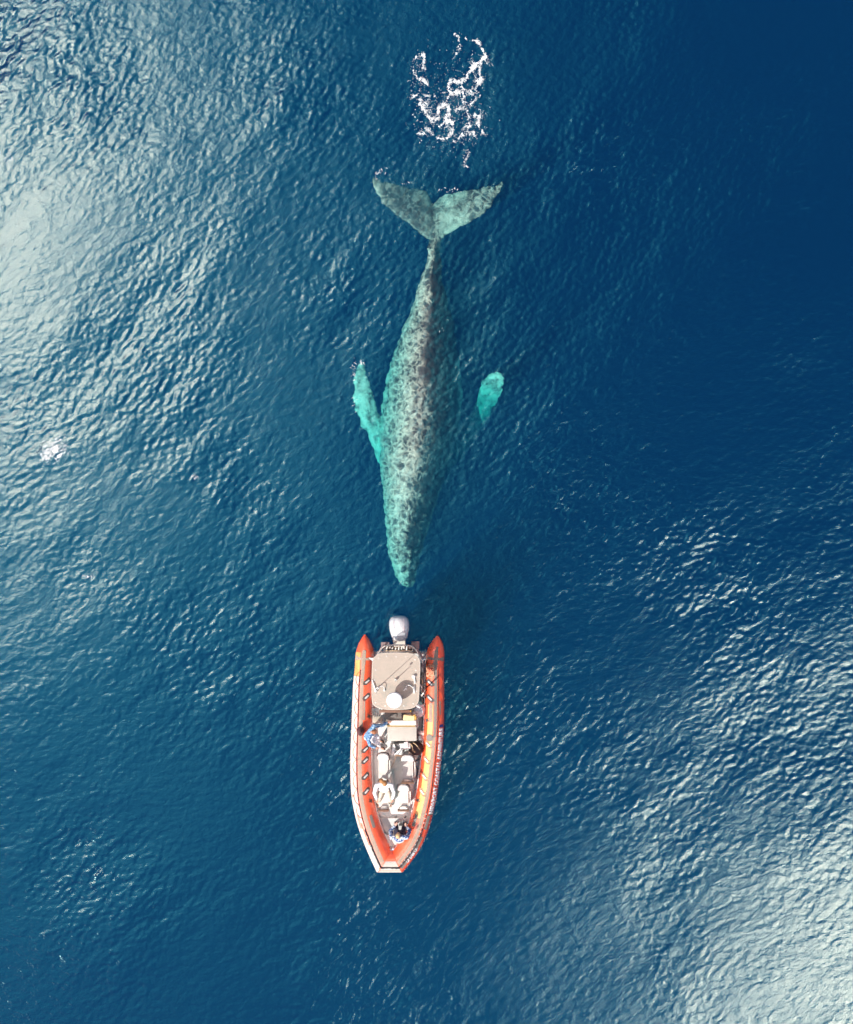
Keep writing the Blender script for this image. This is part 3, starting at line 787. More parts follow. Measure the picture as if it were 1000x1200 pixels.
# ---------------------------------------------------------------- stern: transom, aft bench, arch
part(MB().box(P(469.5, 757.5, 0.42), (1.32, 0.10, 0.60), bev=0.02), 'transom', bronze)
part(MB().box(P(469.5, 761.5, 0.66), (1.26, 0.22, 0.05), bev=0.015), 'splash_well', darkg)
part(MB().box(P(468, 765, 0.74), (1.02, 0.20, 0.13), bev=0.04), 'aft_cushion', plain('tan_cushion', (0.52, 0.40, 0.27), 0.6))
fitm = plain('fitting_white', (0.70, 0.66, 0.62), 0.5)
for k in range(9):
    rg = MB()
    x = 454 + k * 3.3 + random.uniform(-.6, .6)
    rg.box(P(x, 759.5 + random.uniform(-1, 1), 0.78), (0.05, random.uniform(.08, .18), 0.08), rz=random.uniform(-.5, .5), bev=0.012)
    part(rg, 'fuel_fitting', fitm)
# tow arch: aft tube frame that bends round behind the canopy
fr = MB()
fr.tube(spline([P(437, 777, 1.9), P(440, 771, 1.95), P(447.5, 760, 1.9), P(453, 756.8, 1.9), P(466, 756, 1.9), P(480, 756.8, 1.9), P(486, 760, 1.9), P(492.5, 770, 1.95), P(495.5, 777, 1.9)], 5), 0.028, 10)
fr.tube([P(451, 764, 1.9), P(451, 757.8, 1.9)], 0.02, 8).tube([P(484, 764, 1.9), P(484, 757.8, 1.9)], 0.02, 8)
fr.tube([P(451, 764, 1.92), P(484, 764, 1.92)], 0.018, 8)
part(fr, 'stern_frame', plain('cream_frame', (0.62, 0.56, 0.50), 0.35, 0.3))
mauve = plain('mauve_step', (0.24, 0.17, 0.17), 0.6)
part(MB().box(P(451.5, 754.5, 0.86), (0.30, 0.12, 0.04), bev=0.01), 'boarding_step', mauve)
part(MB().box(P(487, 756, 0.86), (0.30, 0.26, 0.04), bev=0.01), 'boarding_step', mauve)
part(MB().tube(spline([P(489, 754, 1.2), P(490, 763, 1.2), P(494, 770, 1.1), P(496.5, 782, .9)], 4), 0.055, 8), 'arch_leg', mauve)
part(MB().tube(spline([P(449, 755, 1.1), P(446, 762, 1.1), P(441, 769, 1.0)], 4), 0.04, 8), 'arch_leg', mauve)
# dark stowage between canopy and right tube
part(MB().box(P(493.6, 792, 0.50), (0.20, 1.15, 0.36), bev=0.04), 'side_locker', darkg)
rs = random.Random(9)
for k in range(7):
    y_ = 776 + k * 7.2
    part(MB().tube(spline([P(491.5 + rs.random() * 3, y_ - 3, .74), P(494 + rs.random() * 3, y_, .80), P(492 + rs.random() * 4, y_ + 4, .72)], 4), .018 + .012 * rs.random(), 6), 'hose', (mauve, steel, black, bronze)[k % 4])
part(MB().box(P(491.5, 820, 0.52), (0.24, 0.34, 0.36), bev=0.05), 'battery_box', plain('teal_dark_box', (0.05, 0.09, 0.09), 0.5))
part(MB().tube([P(489.5, 811, .95), P(497, 817, .80)], .018, 6), 'stay_wire', steel)

# ---------------------------------------------------------------- canopy on its frame
CZ = 2.35
cn = bpy.data.objects.new('canopy', None); link(cn, boat); cn.location = P(464, 797, 0.4) - boat.location
bpy.context.view_layer.update()
CO = P(464, 797, 0.4)
def cpart(mb, name, mat, parent=None, **k):
    bmesh.ops.transform(mb.bm, matrix=Matrix.Translation(-CO), verts=mb.bm.verts); return mb.build(name, mat, parent or cn, **k)
def cpx(x, y, z=CZ): return P(x, y, z)
outline = [(445.5, 766.2), (456, 765.3), (468, 765.3), (480, 766), (484.5, 767), (488.8, 769.5), (491.3, 773), (492.1, 778), (491.6, 800), (490.7, 818), (489.6, 823.5), (486, 828), (480, 830.3), (468, 831.3), (452, 831), (444, 829), (438.5, 826), (436.8, 821), (436.3, 812), (436.6, 790), (437.6, 773.5), (440.5, 769.5)]
ol = [Vector((x, y, 0)) for x, y in outline]
ol = spline(ol + [ol[0]], 3)[:-1]
poly = [cpx(p.x, p.y)[:2] for p in ol]
cpart(MB().prism(poly[::-1], CZ - 0.035, CZ, 0.012), 'roof', canvas)
rim = MB().tube([Vector((x, y, CZ - 0.02)) for x, y in poly], 0.024, 8, closed=True)
cpart(rim, 'roof_rim', plain('roof_rim_cream', (0.50, 0.44, 0.38), 0.5))
for x, y in [(444, 771.5), (453.4, 769), (464.5, 769.5), (475.6, 769.5), (486.5, 773), (440.5, 785), (487.5, 785.5), (438.5, 797), (440.3, 823.5), (451.5, 827.2), (473.5, 827.2), (484.5, 824.5), (488.5, 810), (486.5, 799)]:
    cpart(MB().disc(cpx(x, y) + Vector((0, 0, 0.004)), 0.022, 0.016, 10), 'roof_fastener', white)
posts = MB()
for x, y, x2, y2 in ((440, 775, 443, 778), (489.5, 777, 487, 780), (439.5, 823, 444, 822), (487.5, 822, 484, 821)):
    posts.tube([cpx(x, y, CZ - 0.03), P(x2, y2, 0.3)], 0.03, 8)
posts.tube([cpx(440, 775, CZ - .05), cpx(439.5, 823, CZ - .05)], 0.02, 8).tube([cpx(489.5, 777, CZ - .05), cpx(487.5, 822, CZ - .05)], 0.02, 8)
posts.tube([cpx(440, 775, 1.3), P(487, 780, 1.3)], 0.018, 8)
cpart(posts, 'canopy_frame', plain('frame_mauve', (0.36, 0.28, 0.27), 0.35, 0.3))
# wing-like brackets to the tubes
br = MB()
cpart(MB().prism([cpx(x, y, 1.75)[:2] for x, y in ((431.8, 770.4), (438.5, 771.5), (440, 776), (437.5, 775.5))], 1.75, 1.79), 'side_bracket', white)
br.prism([cpx(x, y, 1.75)[:2] for x, y in ((489.5, 771.5), (500, 772), (497, 774), (493, 777.5))], 1.75, 1.79)
cpart(br, 'side_bracket', white)
# radome
rd = cpart(MB().disc(cpx(462.4, 820.6, 2.78), 0.275, 0.16, 48, bev=0.05).disc(cpx(462.4, 820.6, 2.69), 0.25, 0.06, 40), 'radome', plain('radome_white', (0.86, 0.86, 0.88), 0.35, var=0.02))
q = MB().disc(cpx(462.4, 820.6, 2.52) , 0.22, 0.32, 32, r2=0.16).disc(cpx(462.4, 820.6, 2.365), 0.24, 0.03, 32)
bmesh.ops.transform(q.bm, matrix=Matrix.Translation(-CO), verts=q.bm.verts); q.build('radome_mount', white, rd)
# antennas
def mast(x, y, ln, r, base):
    b_ = cpx(x, y); mb = MB().tube([b_, b_ + Vector((0, 0, ln * 0.25)), b_ + Vector((0, 0, ln))], [r, r * 0.8, r * 0.5], 8).disc(b_ + Vector((0, 0, 0.05)), base, 0.1, 14)
    return mb
cpart(mast(442.6, 806.2, 1.55, 0.014, 0.04), 'whip_antenna', white)
nl = mast(464.0, 796.3, 0.62, 0.018, 0.045)
nl.ball(cpx(464, 796.3, CZ + 0.62), (0.035, 0.035, 0.05)); cpart(nl, 'light_mast', plain('mast_grey', (0.55, 0.55, 0.52), 0.4))
cpart(MB().disc(cpx(485, 793, CZ + 0.06), 0.075, 0.08, 24, r2=0.05, bev=0.015).disc(cpx(485, 793, CZ + 0.015), 0.03, 0.03, 12), 'gps_dome', white)
cpart(MB().box(cpx(486, 797.5, CZ + 0.03), (0.05, 0.16, 0.05), rz=0.15, bev=0.012).ball(cpx(486.5, 800, CZ + 0.03), (0.035, 0.035, 0.03)), 'horn', white)
sm = MB()
sm.tube(spline([cpx(436.2, 797, CZ + .03), cpx(438.3, 803, CZ + .05), cpx(440.3, 809.3, CZ + .04)], 4), 0.022, 8).ball(cpx(440.6, 809.8, CZ + .04), (0.06, 0.045, 0.035))
sm.tube(spline([cpx(441.5, 809.5, CZ + .04), cpx(444.2, 805.5, CZ + .12), cpx(447.5, 804, CZ + .14), cpx(450, 805.5, CZ + .1), cpx(450.6, 808.5, CZ + .04)], 4), 0.013, 8).ball(cpx(450.6, 809, CZ + .03), (0.04, 0.04, 0.03))
cpart(sm, 'rod_holder', white)
sm = MB()
sm.tube(spline([cpx(485.5, 811.5, CZ + .04), cpx(484.3, 806.5, CZ + .1), cpx(480.5, 803.3, CZ + .14), cpx(477, 803.8, CZ + .12), cpx(475.3, 807.5, CZ + .05)], 4), 0.015, 8)
sm.ball(cpx(475.6, 807.4, CZ + .03), (0.045, 0.04, 0.03)).ball(cpx(473.9, 808.8, CZ + .03), (0.035, 0.03, 0.03)).box(cpx(485.6, 808.5, CZ + .03), (0.06, 0.24, 0.05), bev=0.015)
cpart(sm, 'rod_holder', white)

# ---------------------------------------------------------------- helm under the canopy and the leaning seat
part(MB().box(P(463, 812, 0.75), (1.15, 0.65, 0.9), bev=0.06), 'console', plain('console_cream', (0.60, 0.57, 0.52), 0.45))
part(MB().box(P(463, 826, 0.95), (0.9, 0.4, 0.35), bev=0.05), 'console_seat', darkg)
part(MB().box(P(461, 839.8, 0.92), (0.62, 0.36, 0.12), rz=0.04, bev=0.04).box(P(461.5, 838.6, 1.0), (0.22, 0.14, 0.05), bev=0.015), 'instrument_box', plain('dark_taupe', (0.15, 0.135, 0.12), 0.5))
for k, x in enumerate((438.5, 441, 443.5, 446.2)): part(MB().tube([P(x, 830, 1.1), P(x + 0.4, 840.5, 0.9)], 0.016, 8), 'grab_rail', steel)
part(MB().box(P(442.5, 842.5, 0.78), (0.36, 0.30, 0.2), bev=0.08), 'side_cushion', plain('taupe_cushion', (0.42, 0.36, 0.28), 0.6))
part(MB().box(P(463, 833.5, 1.15), (1.1, 0.10, 0.06), bev=0.02), 'console_lip', bronze)
# leaning seat: roll back, gold edge, flat grey top
part(MB().box(P(472.5, 846.7, 0.98), (0.98, 0.20, 0.16), bev=0.07, seg=3), 'seat_back_roll', vinyl)
part(MB().box(P(470.5, 850.6, 0.93), (1.02, 0.07, 0.10), bev=0.02), 'seat_edge', plain('gold_brown_edge', (0.30, 0.19, 0.06), 0.5))
part(MB().box(P(471.3, 859.5, 0.84), (1.07, 0.54, 0.14), bev=0.05).box(P(471.3, 859.5, 0.54), (0.98, 0.48, 0.48), bev=0.03), 'seat_top', plain('light_grey_top', (0.47, 0.445, 0.40), 0.55))

# ---------------------------------------------------------------- straddle seats
def jockey(px, py, w_px=13.0, len_px=33.0, topc=white, seatm=vinyl, arm=True):
    """seat set fore and aft: padded back roll at the stern end, saddle, brown grab bar at the bow end"""
    o0 = P(px, py, DZ); e = bpy.data.objects.new('straddle_seat', None); link(e, boat); e.location = o0 - boat.location
    bpy.context.view_layer.update(); f = (H - 0.9) / H
    def q(dx, dy, z): return Vector((dx / S * f, -dy / S * f, z - 0))
    def b(mb, n, m_): return mb.build(n, m_, e)
    h = len_px / 2
    b(MB().box(q(0, 2.5, 0.24), (0.30, 0.72, 0.46), bev=0.05), 'seat_base', white)
    b(MB().box(q(0, 1.0, 0.53), (w_px / S, (len_px - 9) / S, 0.14), bev=0.055, seg=3), 'saddle', seatm)
    back = MB(); bm = back.bm
    prof = [(-w_px * .56, -h + 7.4), (-w_px * .58, -h + 4.2), (-w_px * .46, -h + 1.6), (-w_px * .2, -h + .3), (w_px * .2, -h + .3), (w_px * .46, -h + 1.6), (w_px * .58, -h + 4.2), (w_px * .56, -h + 7.4)]
    back.prism([q(x, y, 0)[:2] for x, y in prof][::-1], 0.55, 0.88, 0.03)
    b(back, 'backrest', topc)
    b(MB().tube([q(x * 1.08, y - .4, 0.80) for x, y in prof[1:]] + [q(w_px * .62, -h + 9, .70)], 0.024, 8), 'back_frame', plain('brown_pipe', (0.10, 0.055, 0.05), 0.4) if 'brown_pipe' not in MATS else MATS['brown_pipe'])
    b(MB().tube([q(-w_px * .56, h - 1.2, .80), q(w_px * .56, h - 1.2, .80)], 0.045, 10).tube([q(-w_px * .52, h - 1.2, .80), q(-w_px * .35, h - 2.2, .4)], 0.018, 8).tube([q(w_px * .52, h - 1.2, .80), q(w_px * .35, h - 2.2, .4)], 0.018, 8), 'grab_bar', bronze)
    sf = MB().tube([q(w_px * .66, -h + 7.5, .72), q(w_px * .68, h - 9, .70), q(w_px * .68, h - 4, .6), q(w_px * .2, h - 3, .62)], 0.014, 8)
    sf.tube([q(w_px * .46, -h + 7, .68), q(w_px * .46, h - 4, .66)], 0.012, 8)
    b(sf, 'side_rail', steel)
    return e
seatc = plain('seat_vinyl', (0.60, 0.555, 0.50), 0.55)
topg = plain('pale_grey_vinyl', (0.68, 0.65, 0.62), 0.5)
jockey(450.2, 894.5, 11.5, 35, topg, seatc)
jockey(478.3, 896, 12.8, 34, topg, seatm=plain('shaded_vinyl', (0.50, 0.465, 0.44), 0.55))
jockey(473.3, 929, 12, 32, topg, seatc)
jockey(450.5, 929, 11.5, 32, topg, seatc)
# deck stanchion bars and cable
part(MB().tube([P(465, 884.5, 1.1), P(459, 900, .35)], 0.014, 8).tube([P(463.3, 885, 1.12), P(471, 886, 1.12)], 0.03, 8), 'grab_post', plain('brown_bar', (0.30, 0.17, 0.10), 0.4))
part(MB().tube(spline([P(493, 884, .42), P(492, 889, .36), P(487.8, 892, .33), P(487, 896, .33), P(489.3, 902, .33), P(489, 908, .33), P(486.5, 912.5, .33), P(483, 914, .33)], 6), 0.013, 6), 'deck_cable', black)
part(MB().box(P(493.5, 850, 0.34), (0.10, 0.55, 0.05), bev=0.01), 'deck_hatch', plain('hatch_grey', (0.26, 0.26, 0.28), 0.6))
# ---------------------------------------------------------------- things carried on board
def empty(name, loc, rz=0.0):
    e = bpy.data.objects.new(name, None); link(e); e.location = loc; e.rotation_euler.z = rz; return e
def lpart(e, mb, name, mat, **k):
    bmesh.ops.transform(mb.bm, matrix=Matrix.Translation(-e.location), verts=mb.bm.verts); return mb.build(name, mat, e, **k)
# white round-faced equipment case with dark dials, at the helm's bow side
e = empty('equipment_case', P(465, 878.5, 0.32)); tag(e, 'white rounded equipment case with dark dials between the grey seat top and the straddle seats', 'equipment case')
c = P(465.5, 877.3, 0.85)
lpart(e, MB().box(P(466, 877.5, 0.60), (0.40, 0.42, 0.56), rz=-0.15, bev=0.08, seg=3), 'case_body', white)
lpart(e, MB().box(P(474.5, 873.5, 0.66), (0.42, 0.22, 0.40), rz=0.05, bev=0.05), 'case_lid', white)
lpart(e, MB().disc(P(465.8, 877, 0.895), 0.085, 0.035, 24), 'dial', black)
lpart(e, MB().disc(P(463.5, 881.4, 0.895), 0.035, 0.03, 16), 'dial', black)
lpart(e, MB().disc(P(464, 873.6, 0.895), 0.045, 0.03, 16), 'dial', black)
lpart(e, MB().tube(spline([P(461, 884, .8), P(459.5, 878, .82), P(461, 872, .82), P(466, 870, .82), P(473, 869.5, .82)], 5), 0.022, 8), 'strap', black)
# dark gear bag
e = empty('gear_bag', P(487.5, 877, 0.32)); tag(e, 'dark gear bag with tan straps beside the right tube', 'bag')
g = MB(); rb = random.Random(4)
g.ball(P(487.5, 877.5, 0.55), (0.27, 0.24, 0.26), sub=3)
for v in g.bm.verts: v.co += Vector((noise.noise(v.co * 9), noise.noise(v.co * 9 + Vector((5, 0, 0))), noise.noise(v.co * 9 + Vector((0, 7, 0))))) * 0.06
lpart(e, g, 'bag_body', plain('dark_bag_cloth', (0.045, 0.03, 0.035), 0.8, var=0.5, scale=16))
tans = plain('tan_strap', (0.50, 0.36, 0.22), 0.7)
lpart(e, MB().tube(spline([P(480, 871, .75), P(483, 874, .84), P(484, 879, .84), P(487.5, 882.5, .72)], 5), 0.026, 6), 'bag_strap', tans)
lpart(e, MB().tube(spline([P(484, 870.5, .75), P(488, 873, .84), P(492, 879, .78)], 5), 0.018, 6), 'bag_strap', tans)
e = empty('towel', P(477, 872.5, 0.9)); e.location = P(477, 873, 0.86)
tag(e, 'small pale pink folded towel lying between the white case and the dark bag', 'towel')
lpart(e, MB().box(P(477, 873, 0.89), (0.10, 0.24, 0.05), rz=0.1, bev=0.02), 'towel_fold', plain('pink_cloth', (0.72, 0.52, 0.52), 0.8, bump=0.5))
lpart(e, MB().box(P(474.6, 873.4, 0.885), (0.05, 0.22, 0.035), rz=0.1, bev=0.015), 'towel_edge', plain('white_cloth', (0.8, 0.78, 0.78), 0.8, bump=0.5))
# golden canvas roll and white bundles at the helm
e = empty('canvas_roll', P(479.5, 840.6, 0.95)); tag(e, 'yellow and cream canvas roll lying by the front right corner of the canopy', 'canvas roll')
lpart(e, MB().box(P(479.5, 841.2, 0.98), (0.42, 0.22, 0.14), rz=-0.12, bev=0.06, seg=3), 'roll', plain('cream_canvas', (0.76, 0.60, 0.33), 0.7, bump=0.5))
lpart(e, MB().tube([P(485.2, 837.5, 1.0), P(487, 840, 1.0), P(487, 843.5, 0.98)], 0.04, 8).tube([P(475, 833.5, 1.12), P(482, 833.2, 1.12)], 0.045, 8), 'binding', gold)
e = empty('white_bundle', P(491, 836, 0.32)); tag(e, 'crumpled white cloth bundle beside the right tube below the canopy corner', 'cloth bundle')
g = MB().ball(P(491.5, 832, 0.55), (0.22, 0.26, 0.24), sub=3).ball(P(487.5, 836, 0.5), (0.20, 0.16, 0.2), sub=3)
for v in g.bm.verts: v.co += Vector((noise.noise(v.co * 11), noise.noise(v.co * 11 + Vector((5, 0, 0))), noise.noise(v.co * 11 + Vector((0, 7, 0))))) * 0.09
lpart(e, g, 'cloth', plain('bundle_white', (0.74, 0.70, 0.72), 0.8, bump=0.6))
lpart(e, MB().ball(P(486.5, 838.5, 0.62), (0.13, 0.1, 0.08)), 'inner_cloth', plain('bundle_lilac', (0.48, 0.38, 0.42), 0.8, bump=0.6))
e = empty('fender', P(492, 864, 0.32)); tag(e, 'grey and white ball fender on deck beside the right tube near the grey seat top', 'fender')
lpart(e, MB().ball(P(492.5, 864.5, 0.46), (0.12, 0.14, 0.14), sub=3), 'fender_body', plain('fender_grey', (0.30, 0.30, 0.32), 0.4))
lpart(e, MB().ball(P(493, 859.5, 0.42), (0.10, 0.12, 0.10), sub=3), 'fender_cap', white)
e = empty('rope_coil', P(503, 783.5, 0.8)); e.location = on_tube(sR(785), -0.45, 0.0)
tag(e, 'orange and white rope tangle lying on the right tube near the stern', 'rope')
g = MB()
for k in range(6):
    a0 = rb.uniform(0, 6); pts = []
    for i in range(14):
        a = a0 + i * 0.45; s = sR(785) + (0.26 - 0.02 * k) * math.cos(a) * 0.9; an = -0.50 + 0.42 * math.sin(a + k)
        pts.append(on_tube(s, an, 0.022 + 0.006 * k))
    g.tube(spline(pts, 2), 0.013, 6)
lpart(e, g, 'rope_loop', plain('pale_orange_rope', (0.80, 0.42, 0.26), 0.7))
# ---------------------------------------------------------------- people
def skin_mat(name, c):
    t = NT(name); oc = t.obj()
    col = t.mix(t.noise(9.0, 3.0, oc), tuple(x * 0.85 for x in c), c)
    return t.end(t.n('ShaderNodeBsdfPrincipled', {'Base Color': col, 'Roughness': 0.5, 'Subsurface Weight': 0.1, 'Subsurface Radius': (0.02, 0.008, 0.004)}).outputs[0])
skin = skin_mat('skin', (0.62, 0.34, 0.24)); skin2 = skin_mat('fair_skin', (0.72, 0.46, 0.36))
def tri(bm):
    vs_ = list(bm.verts)
    for i, v in enumerate(vs_): v.index = i
    r = ([tuple(v.co) for v in vs_], [tuple(x.index for x in f.verts) for f in bm.faces]); bm.free(); return r
def capsule3(a, b, ra, rb):
    """closed tapered limb with rounded ends"""
    a, b = Vector(a), Vector(b); d = (b - a); L_ = d.length; d.normalize(); mb = MB()
    pts = [a - d * ra * .95, a - d * ra * .6, a, a + d * L_ * .35, a + d * L_ * .7, b, b + d * rb * .6, b + d * rb * .95]
    rs = [ra * .25, ra * .8, ra, ra * .97 + rb * .03, ra * .45 + rb * .55, rb, rb * .8, rb * .25]
    mb.tube(pts, rs, 14); return tri(mb.bm)
def ell(c, size, rot=None):
    mb = MB(); mb.ball(c, size, rot, 3); return tri(mb.bm)
def hand(wrist, direction, up, thumb_side, curl=0.5, k=1.0):
    """palm, five separate bent fingers of unequal length"""
    d = Vector(direction).normalized(); u = Vector(up); u = (u - d * u.dot(d)).normalized(); s_ = d.cross(u).normalized() * thumb_side
    w0 = Vector(wrist); out_ = []
    m = Matrix((s_, d, u)).transposed().to_4x4()
    out_.append(ell(w0 + d * .045 * k, (.042 * k, .055 * k, .019 * k), m))
    for i, (off, ln) in enumerate(((.030, .070), (.010, .080), (-.011, .074), (-.031, .058))):
        p = w0 + d * .085 * k + s_ * off * k; dd = d.copy(); r = .0105
        for j in range(3):
            dd = (dd - u * math.tan(curl * (.45 + .3 * j))).normalized(); q = p + dd * ln * k * (.45, .32, .25)[j]
            out_.append(capsule3(p, q, r, r * .9)); p = q; r *= .92
    p = w0 + d * .030 * k + s_ * .036 * k; dd = (d * .75 + s_ * .75 - u * .25).normalized(); r = .012
    for j in range(2):
        q = p + dd * .038 * k; out_.append(capsule3(p, q, r, r * .9)); p = q; dd = (dd * .8 + d * .4 - u * .15).normalized(); r *= .9
    return out_
def head_parts(c, face, k=1.0):
    """head with brow, eyes, nose, mouth, chin and ears; face = direction it looks"""
    c = Vector(c); f = Vector(face).normalized(); up = Vector((0, 0, 1)); up = (up - f * up.dot(f)).normalized(); r_ = f.cross(up)
    m = Matrix((r_, f, up)).transposed().to_4x4(); o = []
    g = lambda x, y, z: c + r_ * x * k + f * y * k + up * z * k
    o.append(ell(c + up * .02 * k, (.076 * k, .095 * k, .095 * k), m)); o.append(ell(g(0, .022, -.055), (.056 * k, .066 * k, .062 * k), m))
    o.append(ell(g(0, .098, -.018), (.014, .022, .026), m)); o.append(ell(g(0, .080, -.088), (.026, .018, .018), m))
    for sx in (-1, 1):
        o.append(ell(g(.030 * sx, .086, .012), (.015, .012, .011), m)); o.append(ell(g(.030 * sx, .088, .032), (.024, .010, .008), m))
        o.append(ell(g(.078 * sx, -.005, -.01), (.012, .022, .033), m)); o.append(ell(g(.018 * sx, .086, -.058), (.016, .012, .008), m))
    return o, g, m
def merge_obj(name, parts, voxel, mat, parent, origin, bumpy=0.0, fr=12.0, sm=1):
    me = remesh_parts(name, parts, voxel, sm); me.name = name
    if bumpy:
        for v in me.vertices:
            n_ = noise.fractal(v.co * fr, 0.8, 2.0, 3); v.co = v.co + v.normal * n_ * bumpy
    me.transform(Matrix.Translation(-Vector(origin))); me.materials.clear(); me.materials.append(mat)
    me.polygons.foreach_set('use_smooth', [True] * len(me.polygons))
    o = bpy.data.objects.new(name, me); return link(o, parent)
def person(label, pelvis, chest, neck, head, face, arms, legs, sk, shirt_m, pants_m, hair_m, shoe_m, hair_k=1.0, group=None, extra_hair=None, sleeve=1.0):
    """arms: (shoulder, elbow, wrist, hand direction, thumb side); legs: (hip, knee, ankle, toe direction)"""
    root = empty('person', Vector((pelvis[0], pelvis[1], pelvis[2] - 0.1))); tag(root, label, 'person', group)
    og = root.location
    pelvis, chest, neck, head = map(Vector, (pelvis, chest, neck, head))
    sh = (Vector(arms[0][0]) - Vector(arms[1][0])).normalized()
    upv = (chest - pelvis).normalized(); fw = sh.cross(upv).normalized(); mt_ = Matrix((sh, fw, upv)).transposed().to_4x4()
    def torso(g):
        o = [ell(pelvis, (.165 + g, .115 + g, .12 + g), mt_), ell(pelvis.lerp(chest, .5), (.145 + g, .105 + g, .17 + g), mt_), ell(chest, (.175 + g, .12 + g, .17 + g), mt_)]
        for a in arms: o.append(capsule3(chest.lerp(Vector(a[0]), .25) + upv * .08, a[0], .075 + g, .062 + g))
        return o
    body = torso(0.0) + [capsule3(chest + upv * .10, neck, .062, .056), capsule3(neck, head - Vector((0, 0, .03)), .056, .052)]
    hp, hg, hm_ = head_parts(head, face); body += hp
    shirt = torso(0.018); pants = [ell(pelvis - upv * .03, (.185, .135, .125), mt_)]; shoes = []
    for a in arms:
        s_, e_, w_ = map(Vector, a[:3])
        body += [capsule3(s_, e_, .052, .042), capsule3(e_, w_, .042, .029)]
        body += hand(w_, a[3], a[5] if len(a) > 5 else (0, 0, 1), a[4])
        shirt += [capsule3(s_, e_, .074, .062)] + ([capsule3(e_, e_.lerp(w_, sleeve * .88), .060, .050)] if sleeve > 0.3 else [])
    for h_, k_, a_, td in legs:
        h_, k_, a_ = map(Vector, (h_, k_, a_)); td = Vector(td).normalized()
        body += [capsule3(h_, k_, .082, .058), capsule3(k_, a_, .056, .036), capsule3(a_, a_ + td * .13, .035, .03)]
        pants += [capsule3(h_, k_, .102, .078), capsule3(k_, k_.lerp(a_, .9), .076, .056)]
        shoes += [capsule3(a_ - Vector((0, 0, .035)) - td * .04, a_ + td * .16 - Vector((0, 0, .045)), .050, .042)]
    merge_obj('body', body, 0.0085, sk, root, og)
    merge_obj('shirt', shirt, 0.014, shirt_m, root, og, 0.012, 14, 2)
    merge_obj('trousers', pants, 0.014, pants_m, root, og, 0.010, 12, 2)
    merge_obj('shoes', shoes, 0.010, shoe_m, root, og)
    cap_ = [ell(hg(0, -.018, .034), (.083 * hair_k, .094 * hair_k, .090 * hair_k), hm_), ell(hg(0, -.055, -.01), (.072 * hair_k, .055 * hair_k, .075 * hair_k), hm_)]
    if extra_hair: cap_ += [ell(c, s_) for c, s_ in extra_hair]
    merge_obj('hair', cap_, 0.010, hair_m, root, og, 0.010, 40)
    em = MB()
    for sx in (-1, 1): em.ball(hg(.030 * sx, .0965, .013) - og, (.007, .005, .006), hm_)
    em.build('eyes', black, root)
    return root
# cloth materials
def plaid(name, a, b, c, sc_=26.0):
    t = NT(name); oc = t.obj()
    w1 = t.n('ShaderNodeTexWave', {'Vector': oc, 'Scale': sc_ / 6, 'Distortion': 2.0, 'Detail': 2.0}, bands_direction='DIAGONAL').outputs['Fac']
    n1 = t.noise(sc_, 3.0, oc, 0.6)
    k = t.mix(t.ramp(w1, [(0.4, 0.0), (0.6, 1.0)]), a, b)
    k = t.mix(t.ramp(n1, [(0.50, 0.0), (0.58, 1.0)]), k, c)
    return t.end(t.n('ShaderNodeBsdfPrincipled', {'Base Color': k, 'Roughness': 0.8}).outputs[0])
blue_plaid = plaid('blue_plaid', (0.04, 0.13, 0.34), (0.11, 0.27, 0.50), (0.42, 0.60, 0.72))
def floral():
    t = NT('blue_white_print_lit_back'); oc = t.obj()
    n1 = t.noise(15.0, 3.0, oc, 0.6)
    k = t.mix(t.ramp(n1, [(0.50, 0.0), (0.56, 1.0)]), (0.02, 0.07, 0.24), (0.70, 0.78, 0.84))
    yy = t.n('ShaderNodeSeparateXYZ', {0: oc}).outputs['Y']
    edge = t.math('ADD', yy, t.math('MULTIPLY', t.math('SUBTRACT', n1, 0.5), 0.12))
    k = t.mix(t.ramp(t.math('ADD', t.math('MULTIPLY', edge, 4.0), 0.5, clamp=True), [(0.46, 0.0), (0.60, 1.0)]), (0.82, 0.84, 0.84), k)  # back of the shirt whitened in colour for the strong sun on it
    return t.end(t.n('ShaderNodeBsdfPrincipled', {'Base Color': k, 'Roughness': 0.8}).outputs[0])
whitec = plain('white_cotton', (0.86, 0.86, 0.88), 0.85, var=0.04, bump=0.4, bscale=30)
whitet = plain('off_white_trousers', (0.80, 0.78, 0.80), 0.85, var=0.05)
khaki = plain('khaki_cloth', (0.60, 0.54, 0.44), 0.85, var=0.12)
navy = plain('dark_trousers', (0.025, 0.022, 0.045), 0.85, var=0.3)
ginger = plain('ginger_hair', (0.34, 0.13, 0.06), 0.6, var=0.3, scale=30); brown = plain('brown_hair', (0.42, 0.20, 0.075), 0.6, var=0.35, scale=30)
blond = plain('blond_hair', (0.66, 0.44, 0.22), 0.6, var=0.25, scale=30)
pd = lambda x, y, z: P(x, y, z)
person('person in blue plaid shirt and white trousers sitting on the left tube',
       pd(431.5, 862, 1.00), pd(434.5, 858.5, 1.36), pd(436.5, 857.8, 1.58), pd(439.2, 857.6, 1.74), (0.9, 0.2, -0.25),
       [(pd(438.5, 850.5, 1.50), pd(447.5, 850.5, 1.28), pd(454, 846.6, 1.14), (1.0, 0.15, -.08), -1), (pd(431.5, 866.5, 1.48), pd(434, 873.5, 1.22), pd(440.2, 876.0, 1.12), (.9, -0.25, -.25), 1)],
       [(pd(435, 860, .98), pd(443, 864, .98), pd(444.5, 868, .42), (1, -.4, 0)), (pd(434.5, 865, .98), pd(443.3, 871.5, .96), pd(446, 876, .42), (1, -.5, 0))],
       skin, blue_plaid, whitet, ginger, black, 0.96)
